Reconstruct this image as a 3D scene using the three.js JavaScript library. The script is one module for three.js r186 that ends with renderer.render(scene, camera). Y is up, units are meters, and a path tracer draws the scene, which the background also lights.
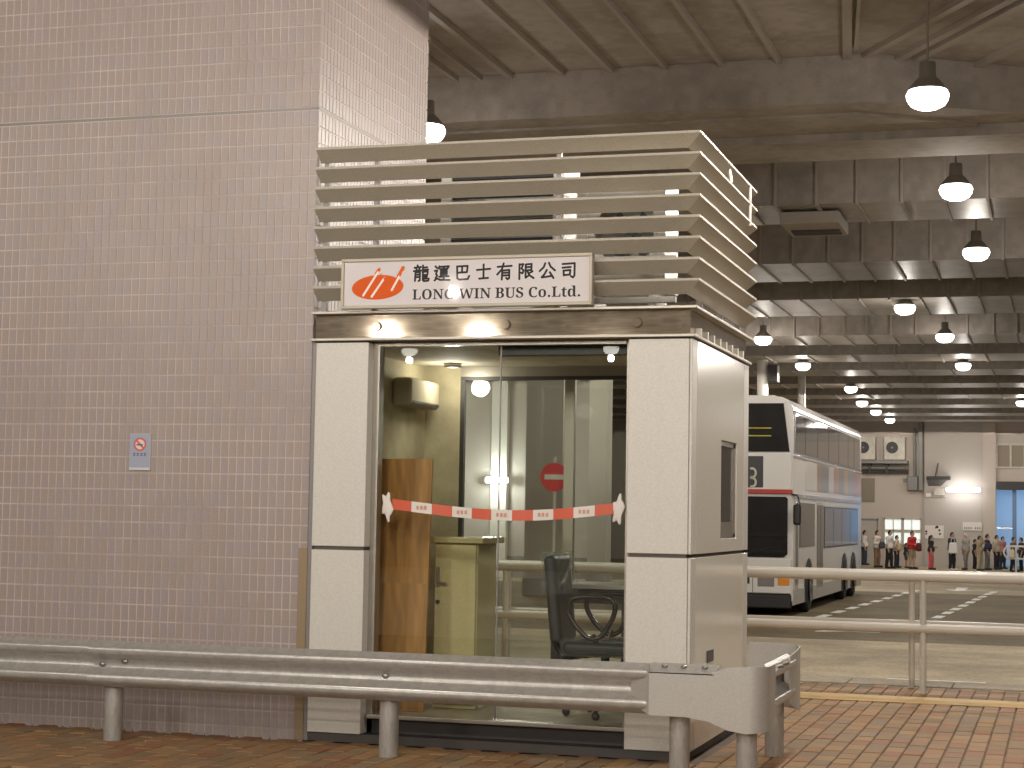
import * as THREE from 'three';
import { RoundedBoxGeometry } from 'three/addons/geometries/RoundedBoxGeometry.js';
import { mergeGeometries, toCreasedNormals } from 'three/addons/utils/BufferGeometryUtils.js';
import { RectAreaLightUniformsLib } from 'three/addons/lights/RectAreaLightUniformsLib.js';

// ------------------------------------------------------------------ camera, night air, exposure
const scene = new THREE.Scene();
scene.background = new THREE.Color().setRGB(0.010, 0.010, 0.012);
const camera = new THREE.PerspectiveCamera(24.21, 1024 / 768, 0.1, 300);
camera.position.set(0, 1.6, 0);
camera.rotation.order = 'YXZ';
camera.rotation.set(0.07187, 0.29746, 0.01711);
const renderer = new THREE.WebGLRenderer({ antialias: true });
renderer.toneMapping = THREE.LinearToneMapping;
renderer.toneMappingExposure = 1.0;
renderer.shadowMap.enabled = true;
RectAreaLightUniformsLib.init();
const LAMP_COLOR = new THREE.Color().setRGB(1.0, 0.93, 0.845);
const LAMP_POWER = 31.5;                     // candela of each pendant lamp

// ------------------------------------------------------------------ helpers
function rngFrom(seed) { let a = seed >>> 0; return () => { a = (a + 0x6D2B79F5) | 0; let t = Math.imul(a ^ (a >>> 15), 1 | a); t = (t + Math.imul(t ^ (t >>> 7), 61 | t)) ^ t; return ((t ^ (t >>> 14)) >>> 0) / 4294967296; }; }
const used = new Map();
function numbered(n) { const k = used.get(n) || 0; used.set(n, k + 1); return k ? n + '_' + String(k).padStart(3, '0') : n; }
const bases = new WeakMap();
function thing(name, label, category, pos = [0, 0, 0], group) {
  const o = new THREE.Group(); o.name = numbered(name); o.position.set(...pos); scene.add(o);
  o.userData = { label, category }; if (group) o.userData.group = group;
  bases.set(o, pos); return o;
}
function structure(name, label, category, pos = [0, 0, 0]) { const o = thing(name, label, category, pos); o.userData.kind = 'structure'; return o; }
function prep(m) { m.castShadow = true; m.receiveShadow = true; return m; }
// a part given in world coordinates, shifted to its thing's base
function part(parent, name, geo, mat, label) {
  const g = Array.isArray(geo) ? join(geo) : geo;
  const b = bases.get(parent); g.translate(-b[0], -b[1], -b[2]);
  const m = prep(new THREE.Mesh(g, mat)); m.name = name; if (label) m.userData.label = label;
  parent.add(m); bases.set(m, b); return m;
}
function single(name, geo, mat, label, category, group) {
  const g = Array.isArray(geo) ? join(geo) : geo;
  g.computeBoundingBox(); const bb = g.boundingBox; const p = [(bb.min.x + bb.max.x) / 2, bb.min.y, (bb.min.z + bb.max.z) / 2];
  g.translate(-p[0], -p[1], -p[2]);
  const m = prep(new THREE.Mesh(g, mat)); m.name = numbered(name); m.position.set(...p); m.userData = { label, category }; if (group) m.userData.group = group;
  scene.add(m); bases.set(m, p); return m;
}
function clean(g) { const n = g.index ? g.toNonIndexed() : g; for (const k of Object.keys(n.attributes)) if (!['position', 'normal', 'uv', 'color'].includes(k)) n.deleteAttribute(k); return n; }
function join(list) { return mergeGeometries(list.map(clean)); }
// uv in metres, by the main direction of each face
function metric(g0) {
  const g = g0.index ? g0.toNonIndexed() : g0; const p = g.attributes.position, n = g.attributes.normal; const uv = new Float32Array(p.count * 2);
  for (let i = 0; i < p.count; i += 3) {
    const nx = Math.abs(n.getX(i) + n.getX(i + 1) + n.getX(i + 2)), ny = Math.abs(n.getY(i) + n.getY(i + 1) + n.getY(i + 2)), nz = Math.abs(n.getZ(i) + n.getZ(i + 1) + n.getZ(i + 2));
    for (let j = i; j < i + 3; j++) { const x = p.getX(j), y = p.getY(j), z = p.getZ(j); const [u, v] = ny >= nx && ny >= nz ? [x, z] : nx >= nz ? [z, y] : [x, y]; uv[2 * j] = u; uv[2 * j + 1] = v; }
  }
  g.setAttribute('uv', new THREE.BufferAttribute(uv, 2)); return g;
}
// box by its extents, in world coordinates
function bx(x0, x1, y0, y1, z0, z1, r = 0) {
  const w = Math.abs(x1 - x0), h = Math.abs(y1 - y0), d = Math.abs(z1 - z0);
  const g = r > 0 ? new RoundedBoxGeometry(w, h, d, 1, Math.min(r, w / 2.2, h / 2.2, d / 2.2)) : new THREE.BoxGeometry(w, h, d);
  g.translate((x0 + x1) / 2, (y0 + y1) / 2, (z0 + z1) / 2); return metric(g);
}
function cyl(a, b, r0, r1 = r0, seg = 14) {
  const A = new THREE.Vector3(...a), B = new THREE.Vector3(...b), d = B.clone().sub(A), L = d.length();
  const g = new THREE.CylinderGeometry(r1, r0, L, seg); g.translate(0, L / 2, 0);
  g.applyQuaternion(new THREE.Quaternion().setFromUnitVectors(new THREE.Vector3(0, 1, 0), d.normalize())); g.translate(...a); return clean(g);
}
function tube(pts, r, seg = 8, closed = false, n = 40) { return clean(new THREE.TubeGeometry(new THREE.CatmullRomCurve3(pts.map((p) => new THREE.Vector3(...p)), closed, 'catmullrom', 0.4), n, r, seg, closed)); }
function lathe(pts, seg = 28) { return clean(new THREE.LatheGeometry(pts.map(([x, y]) => new THREE.Vector2(x, y)), seg)); }
// solid between eight corners: bottom four then top four, both counter-clockwise from above
function hexa(c) {
  const f = [[0, 3, 2, 1], [4, 5, 6, 7], [0, 1, 5, 4], [1, 2, 6, 5], [2, 3, 7, 6], [3, 0, 4, 7]]; const v = [];
  for (const q of f) for (const i of [q[0], q[1], q[2], q[0], q[2], q[3]]) v.push(...c[i]);
  const g = new THREE.BufferGeometry(); g.setAttribute('position', new THREE.Float32BufferAttribute(v, 3)); g.computeVertexNormals(); g.setAttribute('uv', new THREE.Float32BufferAttribute(new Float32Array(v.length / 3 * 2), 2)); return metric(g);
}
// polygon [a, b] extruded: 'y' = plan (x, z) raised y0..y1, 'x' = section (z, y) run x0..x1, 'z' = outline (x, y) run z0..z1
function prism(axis, pts, s0, s1, holes = [], bevel = 0) {
  const sh = new THREE.Shape(pts.map(([a, b]) => new THREE.Vector2(a, axis === 'y' ? -b : b)));
  for (const h of holes) sh.holes.push(new THREE.Path(h.map(([a, b]) => new THREE.Vector2(a, axis === 'y' ? -b : b))));
  const L = s1 - s0;
  const g = new THREE.ExtrudeGeometry(sh, { depth: bevel ? L - 2 * bevel : L, bevelEnabled: bevel > 0, bevelSize: bevel, bevelOffset: -bevel, bevelThickness: bevel, bevelSegments: 2, curveSegments: 12 });
  if (bevel) g.translate(0, 0, bevel);
  if (axis === 'y') { g.rotateX(-Math.PI / 2); g.translate(0, s0, 0); } else if (axis === 'x') { g.rotateY(-Math.PI / 2); g.scale(1, 1, 1); g.translate(s1, 0, 0); } else g.translate(0, 0, s0);
  return metric(clean(g));
}
function tint(g, c) { const n = g.attributes.position.count, a = new Float32Array(n * 3); for (let i = 0; i < n; i++) { a[3 * i] = c[0]; a[3 * i + 1] = c[1]; a[3 * i + 2] = c[2]; } g.setAttribute('color', new THREE.BufferAttribute(a, 3)); return g; }
// ---- textures
function hash2(x, y, s) { let h = (x * 374761393 + y * 668265263 + s * 974634777) | 0; h = Math.imul(h ^ (h >>> 13), 1274126177); return ((h ^ (h >>> 16)) >>> 0) / 4294967296; }
function vnoise(x, y, per, s) { const xi = Math.floor(x), yi = Math.floor(y), fx = x - xi, fy = y - yi; const m = (v) => ((v % per) + per) % per; const u = fx * fx * (3 - 2 * fx), v = fy * fy * (3 - 2 * fy); const a = hash2(m(xi), m(yi), s), b = hash2(m(xi + 1), m(yi), s), c = hash2(m(xi), m(yi + 1), s), d = hash2(m(xi + 1), m(yi + 1), s); return a + (b - a) * u + (c - a) * v + (a - b - c + d) * u * v; }
function texture(size, metres, fn, srgb = true) {
  const d = new Uint8Array(size * size * 4);
  for (let y = 0; y < size; y++) for (let x = 0; x < size; x++) { const c = fn(x / size, y / size), i = (y * size + x) * 4; d[i] = c[0] * 255; d[i + 1] = c[1] * 255; d[i + 2] = c[2] * 255; d[i + 3] = 255; }
  const t = new THREE.DataTexture(d, size, size); t.wrapS = t.wrapT = THREE.RepeatWrapping; t.magFilter = THREE.LinearFilter; t.minFilter = THREE.LinearMipmapLinearFilter; t.generateMipmaps = true;
  t.repeat.set(1 / metres, 1 / metres); if (srgb) t.colorSpace = THREE.SRGBColorSpace; t.needsUpdate = true; return t;
}
const grey = (v) => [v, v, v];
const T = {
  grime: texture(256, 2.4, (u, v) => grey(Math.min(1, 0.80 + 0.13 * vnoise(u * 6, v * 6, 6, 1) + 0.10 * vnoise(u * 24, v * 24, 24, 2) + 0.05 * vnoise(u * 96, v * 96, 96, 3)))),
  asphalt: texture(512, 6, (u, v) => grey(Math.min(1, 0.62 + 0.22 * vnoise(u * 5, v * 5, 5, 4) + 0.12 * vnoise(u * 20, v * 20, 20, 5) + 0.16 * vnoise(u * 180, v * 180, 180, 6)))),
  brushed: texture(256, 0.8, (u, v) => grey(0.74 + 0.16 * vnoise(u * 8, v * 128, 128, 7) + 0.10 * vnoise(u * 16, v * 16, 16, 8))),
  galv: texture(256, 0.5, (u, v) => grey(0.84 + 0.09 * vnoise(u * 14, v * 14, 14, 9) + 0.07 * vnoise(u * 40, v * 40, 40, 10))),
  wood: texture(256, 0.9, (u, v) => { const w = vnoise(u * 22 + 2 * vnoise(u * 4, v * 3, 4, 12), v * 3, 22, 11), f = vnoise(u * 90, v * 6, 90, 13); const k = 0.72 + 0.2 * w + 0.08 * f; return [k, k * 0.96, k * 0.9]; }),
  fine: texture(256, 0.35, (u, v) => grey(0.93 + 0.07 * vnoise(u * 60, v * 60, 60, 15))),
};
const C = (r, g, b) => new THREE.Color().setRGB(r, g, b);
function mat(c, rough = 0.6, metal = 0, map = null, extra = {}) { return new THREE.MeshPhysicalMaterial({ color: C(...c), roughness: rough, metalness: metal, map, ...extra }); }
const M = {
  grout: mat([0.53, 0.455, 0.41], 0.9, 0, T.grime),
  pavementBase: mat([0.20, 0.15, 0.11], 0.95, 0, T.grime),
  kerb: mat([0.42, 0.355, 0.26], 0.9, 0, T.asphalt),
  concrete: mat([0.45, 0.37, 0.245], 0.9, 0, T.asphalt),
  asphalt: mat([0.175, 0.133, 0.066], 0.8, 0, T.asphalt, { specularIntensity: 0.4 }),
  paintWhite: mat([0.75, 0.72, 0.66], 0.7, 0, T.grime),
  paintYellow: mat([0.50, 0.325, 0.12], 0.75, 0, T.grime),
  slab: mat([0.34, 0.30, 0.26], 0.8, 0, T.grime),
  beamFace: mat([0.34, 0.30, 0.26], 0.6, 0, T.grime),
  beamPanel: mat([0.34, 0.30, 0.26], 0.42, 0.1, T.grime),
  rib: mat([0.34, 0.30, 0.26], 0.6, 0.1),
  ribLight: mat([0.34, 0.30, 0.26], 0.6, 0.1),
  panel: mat([0.675, 0.64, 0.575], 0.4, 0, T.fine, { clearcoat: 0.12, clearcoatRoughness: 0.3 }),
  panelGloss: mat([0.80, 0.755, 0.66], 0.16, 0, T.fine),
  joint: mat([0.10, 0.085, 0.075], 0.8),
  channel: mat([0.24, 0.22, 0.21], 0.5, 0.4),
  cornerGuard: mat([0.30, 0.22, 0.13], 0.5, 0.3),
  plinth: mat([0.07, 0.06, 0.055], 0.6),
  steel: mat([0.42, 0.345, 0.25], 0.05, 0.5, T.brushed, { specularIntensity: 1.0 }),
  ledge: mat([0.44, 0.40, 0.34], 0.4, 0.5),
  louvre: mat([0.45, 0.40, 0.315], 0.45, 0.0, T.fine),
  roofDeck: mat([0.30, 0.28, 0.25], 0.8),
  frame: mat([0.36, 0.33, 0.28], 0.35, 0.7),
  frameDark: mat([0.07, 0.065, 0.06], 0.4, 0.4),
  glass: new THREE.MeshPhysicalMaterial({ color: C(0.93, 0.95, 0.92), roughness: 0.0, transmission: 1, thickness: 0, ior: 1.5 }),
  interior: mat([0.52, 0.455, 0.29], 0.8, 0, T.grime),
  interiorCeiling: mat([0.60, 0.55, 0.42], 0.8, 0, T.grime),
  interiorFloor: mat([0.48, 0.42, 0.32], 0.4, 0, T.grime),
  wood: mat([0.66, 0.345, 0.11], 0.5, 0, T.wood),
  cabinet: mat([0.60, 0.51, 0.28], 0.12, 0, T.fine),
  cabinetTop: mat([0.60, 0.51, 0.28], 0.12, 0, T.fine),
  deskTop: mat([0.42, 0.40, 0.37], 0.25),
  black: mat([0.018, 0.017, 0.017], 0.45),
  blackGloss: mat([0.015, 0.014, 0.014], 0.2),
  plastic: new THREE.MeshPhysicalMaterial({ color: C(0.93, 0.94, 0.95), roughness: 0.06, transmission: 0.96, thickness: 0, ior: 1.4 }),
  white: mat([0.72, 0.69, 0.63], 0.4, 0, T.fine),
  cream: mat([0.56, 0.51, 0.42], 0.5, 0, T.grime),
  galv: mat([0.50, 0.475, 0.435], 0.30, 0.35, T.galv),
  galvDull: mat([0.50, 0.475, 0.435], 0.45, 0.35, T.fine),
  galvPost: mat([0.50, 0.475, 0.435], 0.45, 0.35, T.galv),
  bolt: mat([0.30, 0.28, 0.26], 0.4, 0.8),
  railTube: mat([0.60, 0.55, 0.475], 0.4, 0.0, T.galv),
  railPost: mat([0.60, 0.55, 0.475], 0.4, 0.0, T.galv),
  fan: mat([0.03, 0.03, 0.032], 0.6),
  busWhite: mat([0.70, 0.68, 0.64], 0.22, 0, null, { clearcoat: 0.6, clearcoatRoughness: 0.08 }),
  busGrey: mat([0.42, 0.40, 0.36], 0.35),
  busSilver: mat([0.55, 0.55, 0.56], 0.18, 0.75),
  busRed: mat([0.45, 0.035, 0.03], 0.3),
  busGlass: mat([0.008, 0.009, 0.010], 0.03, 0, null, { ior: 1.45 }),
  busBlue: mat([0.045, 0.10, 0.19], 0.06, 0, null, { ior: 1.6 }),
  busSideGlass: mat([0.035, 0.037, 0.037], 0.03, 0.12),
  rubber: mat([0.015, 0.014, 0.014], 0.8),
  hub: mat([0.22, 0.21, 0.20], 0.5, 0.5),
  amber: mat([0.75, 0.26, 0.03], 0.25),
  lensGrey: mat([0.35, 0.35, 0.36], 0.12, 0.6),
  displayBlack: mat([0.03, 0.03, 0.032], 0.3),
  yellowBar: mat([0.62, 0.55, 0.06], 0.4),
  farWall: mat([0.55, 0.475, 0.41], 0.85, 0, T.fine),
  farPale: mat([0.47, 0.42, 0.37], 0.85, 0, T.fine),
  farDark: mat([0.27, 0.255, 0.235], 0.85, 0, T.grime),
  farBlack: mat([0.05, 0.045, 0.042], 0.7),
  duct: mat([0.16, 0.15, 0.135], 0.5, 0.3),
  vent: mat([0.25, 0.21, 0.15], 0.7),
  blueWall: mat([0.52, 0.64, 0.78], 0.6),
  columnWhite: mat([0.66, 0.62, 0.56], 0.3),
  housing: mat([0.34, 0.32, 0.28], 0.45, 0.4),
  hair: mat([0.018, 0.014, 0.012], 0.6),
  hairGrey: mat([0.55, 0.52, 0.48], 0.7),
  skin: mat([0.44, 0.27, 0.18], 0.6),
  eye: mat([0.02, 0.015, 0.015], 0.3),
};
function glow(c, k) { return new THREE.MeshStandardMaterial({ color: C(0.8, 0.8, 0.8), emissive: C(...c), emissiveIntensity: k, roughness: 0.5 }); }
M.lampGlow = glow([1.0, 0.95, 0.86], 6);
M.tubeGlow = glow([0.95, 0.97, 1.0], 9);
M.litPane = glow([0.80, 0.93, 0.88], 0.62);
M.downGlow = glow([1.0, 0.97, 0.9], 4);

// ------------------------------------------------------------------ the ground
const EDGE = -17.85;                                   // where the brick paving meets the kerb
{
  const pav = structure('pavement', 'red-brown brick paved walkway around the kiosk', 'pavement', [-3, 0, -12]);
  part(pav, 'paving_bed', bx(-40, 20, -0.5, -0.012, EDGE, 25), M.pavementBase);
  const W = 0.135, L = 0.262, gap = 0.010, R = rngFrom(11);
  const tones = [[0.29, 0.155, 0.064], [0.25, 0.15, 0.068], [0.32, 0.188, 0.076], [0.225, 0.146, 0.078], [0.30, 0.172, 0.076], [0.27, 0.127, 0.058], [0.26, 0.168, 0.088]];
  const brickMats = tones.map((t) => mat(t, 0.8, 0, T.fine));
  const proto = (() => { const w = W - gap, l = L - gap, h = 0.03, b = 0.006;
    const low = [[-w / 2, -h, l / 2], [w / 2, -h, l / 2], [w / 2, -h, -l / 2], [-w / 2, -h, -l / 2]], mid = low.map(([x, , z]) => [x, -b, z]);
    const top = [[-w / 2 + b, 0, l / 2 - b], [w / 2 - b, 0, l / 2 - b], [w / 2 - b, 0, -l / 2 + b], [-w / 2 + b, 0, -l / 2 + b]];
    return join([hexa([...low, ...mid]), hexa([...mid, ...top])]); })();
  const list = [];
  for (let i = 0; i < 76; i++) for (let j = 0; j < 31; j++) {
    const x = -8.6 + i * W + W / 2, z = EDGE + (j + ((i % 2) ? 1 : 0.5)) * L - 0.02;
    if (z > -9.7 || z - L / 2 < EDGE - 0.001) continue;
    if (x < -2.28 && z < -11.68 && z > -13.86) continue;       // under the kiosk and the pillar
    list.push([x, z, (R() - 0.5) * 0.005, Math.floor(R() * tones.length), (R() - 0.5) * 0.012]);
  }
  // seen from the street side: right of the kiosk first, nearest first
  const seen = list.filter(([x, z]) => z < -10.75 && x > -1.75 + (z + 12) * 0.06 && x < 0.05 - (z + 10.7) * -0.075 && z < -11.2).sort((a, b) => Math.hypot(...a.slice(0, 2)) - Math.hypot(...b.slice(0, 2))).slice(0, 300);
  const own = new Set(seen);
  for (const [x, z, dy, t, turn] of seen) { const m = prep(new THREE.Mesh(proto, brickMats[t])); m.name = 'paving_brick'; m.position.set(x + 3, dy, z + 12); m.rotation.y = turn; pav.add(m); }
  const rest = list.filter((b) => !own.has(b)).map(([x, z, dy, t, turn]) => { const g = proto.clone(); g.rotateY(turn); g.translate(x, dy, z); return tint(g, tones[t]); });
  const sm = part(pav, 'paving_bricks', rest, mat([1, 1, 1], 0.8, 0, T.fine, { vertexColors: true })); sm.userData.kind = 'stuff';
  part(pav, 'yellow_line', bx(-9, 6, 0.002, 0.007, -16.68, -16.12), M.paintYellow, 'worn yellow line across the brick paving');

  const kb = structure('kerb', 'pale concrete kerb at the edge of the brick paving', 'kerb', [-3, 0, -18.2]);
  for (let i = 0; i < 22; i++) part(kb, 'kerb_stone', bx(-14 + i, -13.008 + i, -0.5, 0.002 + (i % 3) * 0.001, -18.5, EDGE - 0.012, 0.012), M.kerb);
  part(kb, 'white_line', bx(-1.67, -0.71, 0.004, 0.009, -18.46, -18.41), M.paintWhite);
  const rd = structure('road', 'wide bus terminus roadway with concrete and darker asphalt lanes', 'road', [-3, -0.3, -40]);
  part(rd, 'concrete_lane', bx(-60, 40, -0.5, -0.3, -28.6, -18.5), M.concrete);
  part(rd, 'asphalt_lane', bx(-60, 40, -0.5, -0.302, -48, -28.6), M.asphalt);
  const slope = (x0, x1, z0, z1, y0, y1, m, n) => part(rd, n, hexa([[x0, -0.9, z0], [x1, -0.9, z0], [x1, -0.9, z1], [x0, -0.9, z1], [x0, y0, z0], [x1, y0, z0], [x1, y1, z1], [x0, y1, z1]]), m);
  slope(-60, 40, -48, -70, -0.3, -0.5, M.concrete, 'sloping_lane');
  part(rd, 'far_walkway', bx(-60, 40, -0.9, -0.5, -95, -70), M.concrete);
  // lane dashes, two rows
  const ground = (z) => z > -48 ? -0.3 : -0.3 + (z + 48) / 22 * 0.2;
  for (const [xa, za, xb, zb, n] of [[-4.43, -34.9, -3.72, -50, 9], [-2.31, -35.9, -1.71, -50.7, 9]]) for (let i = 0; i < n; i++) {
    const t = i / (n - 0.45), x = xa + (xb - xa) * t, z = za + (zb - za) * t, y = ground(z) + 0.003;
    part(rd, 'lane_dash', hexa([[x - 0.09, y - 0.01, z], [x + 0.09, y - 0.01, z], [x + 0.13, y - 0.01, z - 0.95], [x - 0.05, y - 0.01, z - 0.95], [x - 0.09, y + 0.004, z], [x + 0.09, y + 0.004, z], [x + 0.13, y + 0.002, z - 0.95], [x - 0.05, y + 0.002, z - 0.95]]), M.paintWhite);
  }
  const arrow = [[-3.95, -30.5], [-3.4, -30.85], [-2.9, -30.75], [-2.9, -30.95], [-3.4, -31.0], [-3.6, -31.4]];
  part(rd, 'road_arrow', prism('y', arrow, -0.304, -0.294), M.paintWhite);
  part(rd, 'road_arrow', prism('y', [[-3.05, -51.6], [-2.7, -50.8], [-2.3, -51.5], [-2.55, -51.6], [-2.5, -53.4], [-2.85, -53.4], [-2.8, -51.7]], -0.36, -0.325), M.paintWhite);
}

// ------------------------------------------------------------------ tiled pillar (left) : its front and its right side
const WX = -5.05, WZ = -11.65, WB = -13.9;
{
  const w = structure('wall_left', 'tall pillar clad in small beige upright tiles with pale grout', 'wall', [-7, 0, -12.6]);
  part(w, 'pillar_core', bx(-9.5, WX - 0.003, 0, 6.8, WB, WZ - 0.003), M.grout);
  const PW = 0.0632, PH = 0.1185, g = 0.0065, R = rngFrom(5);
  const tones = [[0.372, 0.303, 0.280], [0.360, 0.298, 0.267], [0.386, 0.316, 0.295], [0.364, 0.303, 0.291], [0.376, 0.303, 0.267]];
  const tm = tones.map((t) => mat(t, 0.36, 0, T.fine));
  const proto = (() => { const a = (PW - g) / 2, b = (PH - g) / 2, e = 0.002, d = 0.008; const v = [[-a, -b], [a, -b], [a, b], [-a, b]], u = [[-a + e, -b + e], [a - e, -b + e], [a - e, b - e], [-a + e, b - e]];
    const P = []; const tri = (...q) => q.forEach((k) => P.push(...k));
    for (let i = 0; i < 4; i++) { const j = (i + 1) % 4; const A = [...v[i], 0], B = [...v[j], 0], Cc = [...u[j], d], D = [...u[i], d]; tri(A, B, Cc, A, Cc, D); }
    const Q = u.map((k) => [...k, d]); tri(Q[0], Q[1], Q[2], Q[0], Q[2], Q[3]);
    const G = new THREE.BufferGeometry(); G.setAttribute('position', new THREE.Float32BufferAttribute(P, 3)); G.computeVertexNormals(); return metric(G); })();
  const protoSide = proto.clone().rotateY(Math.PI / 2);
  const list = [], J = 4.462;                           // the open movement joint across the pillar
  const place = (side, a, y) => list.push({ side, a, y, t: Math.floor(R() * tones.length), tilt: (R() - 0.5) * 0.012, tiltx: (R() - 0.5) * 0.012 });
  const rows = []; for (let y = J - 0.012 - PH / 2; y > -0.04; y -= PH) rows.push(y); for (let y = J + 0.012 + PH / 2; y < 6.78; y += PH) rows.push(y);
  for (const y of rows) { for (let x = WX - PW / 2; x > -8.3; x -= PW) place(0, x, y); for (let z = WZ - PW / 2; z > WB; z -= PW) if (y > 2.9) place(1, z, y); }
  const dist = (t) => t.side ? Math.hypot(WX, t.y - 1.6, t.a) : Math.hypot(t.a, t.y - 1.6, WZ);
  const vis = list.filter((t) => t.side ? false : t.y > 0.75 && t.y < 5.3).sort((p, q) => dist(p) - dist(q)).slice(0, 300);
  const own = new Set(vis);
  for (const t of vis) { const m = prep(new THREE.Mesh(proto, tm[t.t])); m.name = 'tile'; m.position.set(t.a + 7, t.y, WZ - 0.008 + 12.6); m.rotation.set(t.tiltx, t.tilt, 0); w.add(m); }
  const rest = list.filter((t) => !own.has(t)).map((t) => { const k = (t.side ? protoSide : proto).clone(); if (t.side) { k.rotateZ(t.tiltx); k.rotateY(t.tilt); k.translate(WX - 0.008, t.y, t.a); } else { k.rotateX(t.tiltx); k.rotateY(t.tilt); k.translate(t.a, t.y, WZ - 0.008); } return tint(k, tones[t.t]); });
  const s = part(w, 'tiles', rest, mat([1, 1, 1], 0.36, 0, T.fine, { vertexColors: true })); s.userData.kind = 'stuff';
  part(w, 'joint_seal', [bx(-8.3, WX + 0.0005, J - 0.010, J + 0.010, WZ - 0.01, WZ - 0.001), bx(WX - 0.01, WX - 0.001, J - 0.010, J + 0.010, WB, WZ - 0.001)], M.channel, 'dark sealed joint across the tiles');
  part(w, 'corner_guard', bx(-5.115, WX + 0.004, 0.0, 1.33, WZ - 0.03, WZ + 0.012, 0.004), M.cornerGuard, 'brown metal corner guard at the foot of the pillar');
}

// ------------------------------------------------------------------ ceiling, beams
const SLAB = 6.8;
{
  const c = structure('ceiling', 'grey-brown ribbed ceiling slab above the terminus', 'ceiling', [-3, SLAB, -30]);
  part(c, 'slab', bx(-45, 25, SLAB, SLAB + 0.4, -95, 25), M.slab);
  const R = rngFrom(3);
  for (const x of [-8.2, -7.5, -6.89, -6.59, -6.22, -5.58, -4.98, -4.34, -3.68, -3.03]) { const wide = 0.02 + 0.022 * R(); part(c, 'ceiling_rib', bx(x - wide, x + wide, SLAB - 0.06, SLAB, -20, 6), M.rib); }
  const diag = (xa, za, xb, zb, wd, m) => { const l = Math.hypot(xb - xa, zb - za), nx = -(zb - za) / l * wd, nz = (xb - xa) / l * wd; part(c, 'ceiling_rib', prism('y', [[xa + nx, za + nz], [xb + nx, zb + nz], [xb - nx, zb - nz], [xa - nx, za - nz]], SLAB - 0.06, SLAB), m); };
  diag(-2.26, -20, -1.2, -10.5, 0.05, M.rib); diag(-2.12, -19.6, -1.0, -10.5, 0.02, M.ribLight);
  for (const [x, z, w] of [[-2.06, -20.0, 0.045], [-1.72, -20.2, 0.05], [-1.52, -20.25, 0.05], [-0.87, -20.69, 0.05]]) diag(x, z, x + 5.4, z + 9.0, w, M.rib);
  // the first cross beam turns away on its right
  const b1 = structure('ceiling_beam', 'deep dark ceiling beam nearest above the kiosk', 'beam', [-5, 6.25, -21]);
  part(b1, 'beam_face', prism('y', [[-45, -20], [-2.0, -20], [-0.37, -21.0], [2.0, -22.4], [14, -29], [14, -31], [1.2, -22.9], [-0.9, -21.35], [-2.2, -20.5], [-45, -20.5]], 6.25, SLAB - 0.002), M.slab);
  part(b1, 'beam_soffit', prism('y', [[-45, -20.5], [-2.2, -20.5], [-0.9, -21.35], [-0.9, -22.4], [-45, -21.4]], 6.22, 6.5), M.slab);
  part(b1, 'beam_flange', bx(-45, 14, 6.12, 6.3, -22.6, -21.45), M.slab);
  const zs = [[-25.05, -26.7], [-30.9, -33.3], [-36.1, -39.1], [-43.3, -45.7], [-48.6, -50.8], [-53.6, -55.8], [-59, -61], [-64.4, -66.4], [-70, -72], [-75.5, -77.5], [-80.5, -82.2]];
  const words = ['second', 'third', 'fourth', 'fifth', 'sixth', 'seventh', 'eighth', 'ninth', 'tenth', 'eleventh', 'twelfth'];
  zs.forEach(([zf, zb], i) => {
    const o = structure('ceiling_beam', 'ribbed metal-clad ceiling beam, ' + words[i] + ' beam beyond the kiosk', 'beam', [-5, 6, zf]);
    const face = i === 7 ? M.farBlack : i === 0 || i === 1 ? M.beamFace : M.beamPanel;
    part(o, 'beam_face', bx(-45, 20, 6.02, SLAB - 0.002, zf - 0.06, zf), M.beamFace);
    part(o, 'beam_soffit', bx(-45, 20, 6.0, 6.05, zb, zf - 0.002), M.beamPanel);
    part(o, 'beam_back', bx(-45, 20, 6.05, SLAB - 0.002, zb, zb + 0.06), M.beamFace);
    const pitch = i < 4 ? 0.58 : 1.16, x0 = i < 4 ? -7.3 : -10;
    if (i < 8) for (let x = x0; x < 1.5; x += pitch) {
      const xx = x + (R() - 0.5) * 0.06, h = 0.012 + 0.012 * R();
      part(o, 'panel_rib', [bx(xx - h, xx + h, 6.0, SLAB - 0.01, zf, zf + 0.035), bx(xx - h, xx + h, 5.965, 6.0, zb, zf + 0.035)], R() < 0.25 ? M.ribLight : M.rib);
    }
  });
  const gr = thing('air_grille', 'grey box with a dark air slot under the second ceiling beam', 'grille', [-3.4, 5.77, -25.9]);
  part(gr, 'grille_box', bx(-3.82, -2.98, 5.79, 5.962, -26.6, -25.4, 0.01), M.ribLight);
  part(gr, 'slot', bx(-3.74, -3.04, 5.77, 5.80, -26.4, -26.0), M.farBlack);
  const gp = thing('access_panel', 'pale square access panel under the second ceiling beam', 'panel', [-4.5, 5.94, -25.8]);
  part(gp, 'panel_plate', bx(-4.75, -4.2, 5.945, 5.963, -26.4, -25.3, 0.005), M.white);
  part(gp, 'panel_rim', [bx(-4.77, -4.74, 5.94, 5.963, -26.42, -25.28), bx(-4.21, -4.18, 5.94, 5.963, -26.42, -25.28)], M.rib);
}

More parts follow.
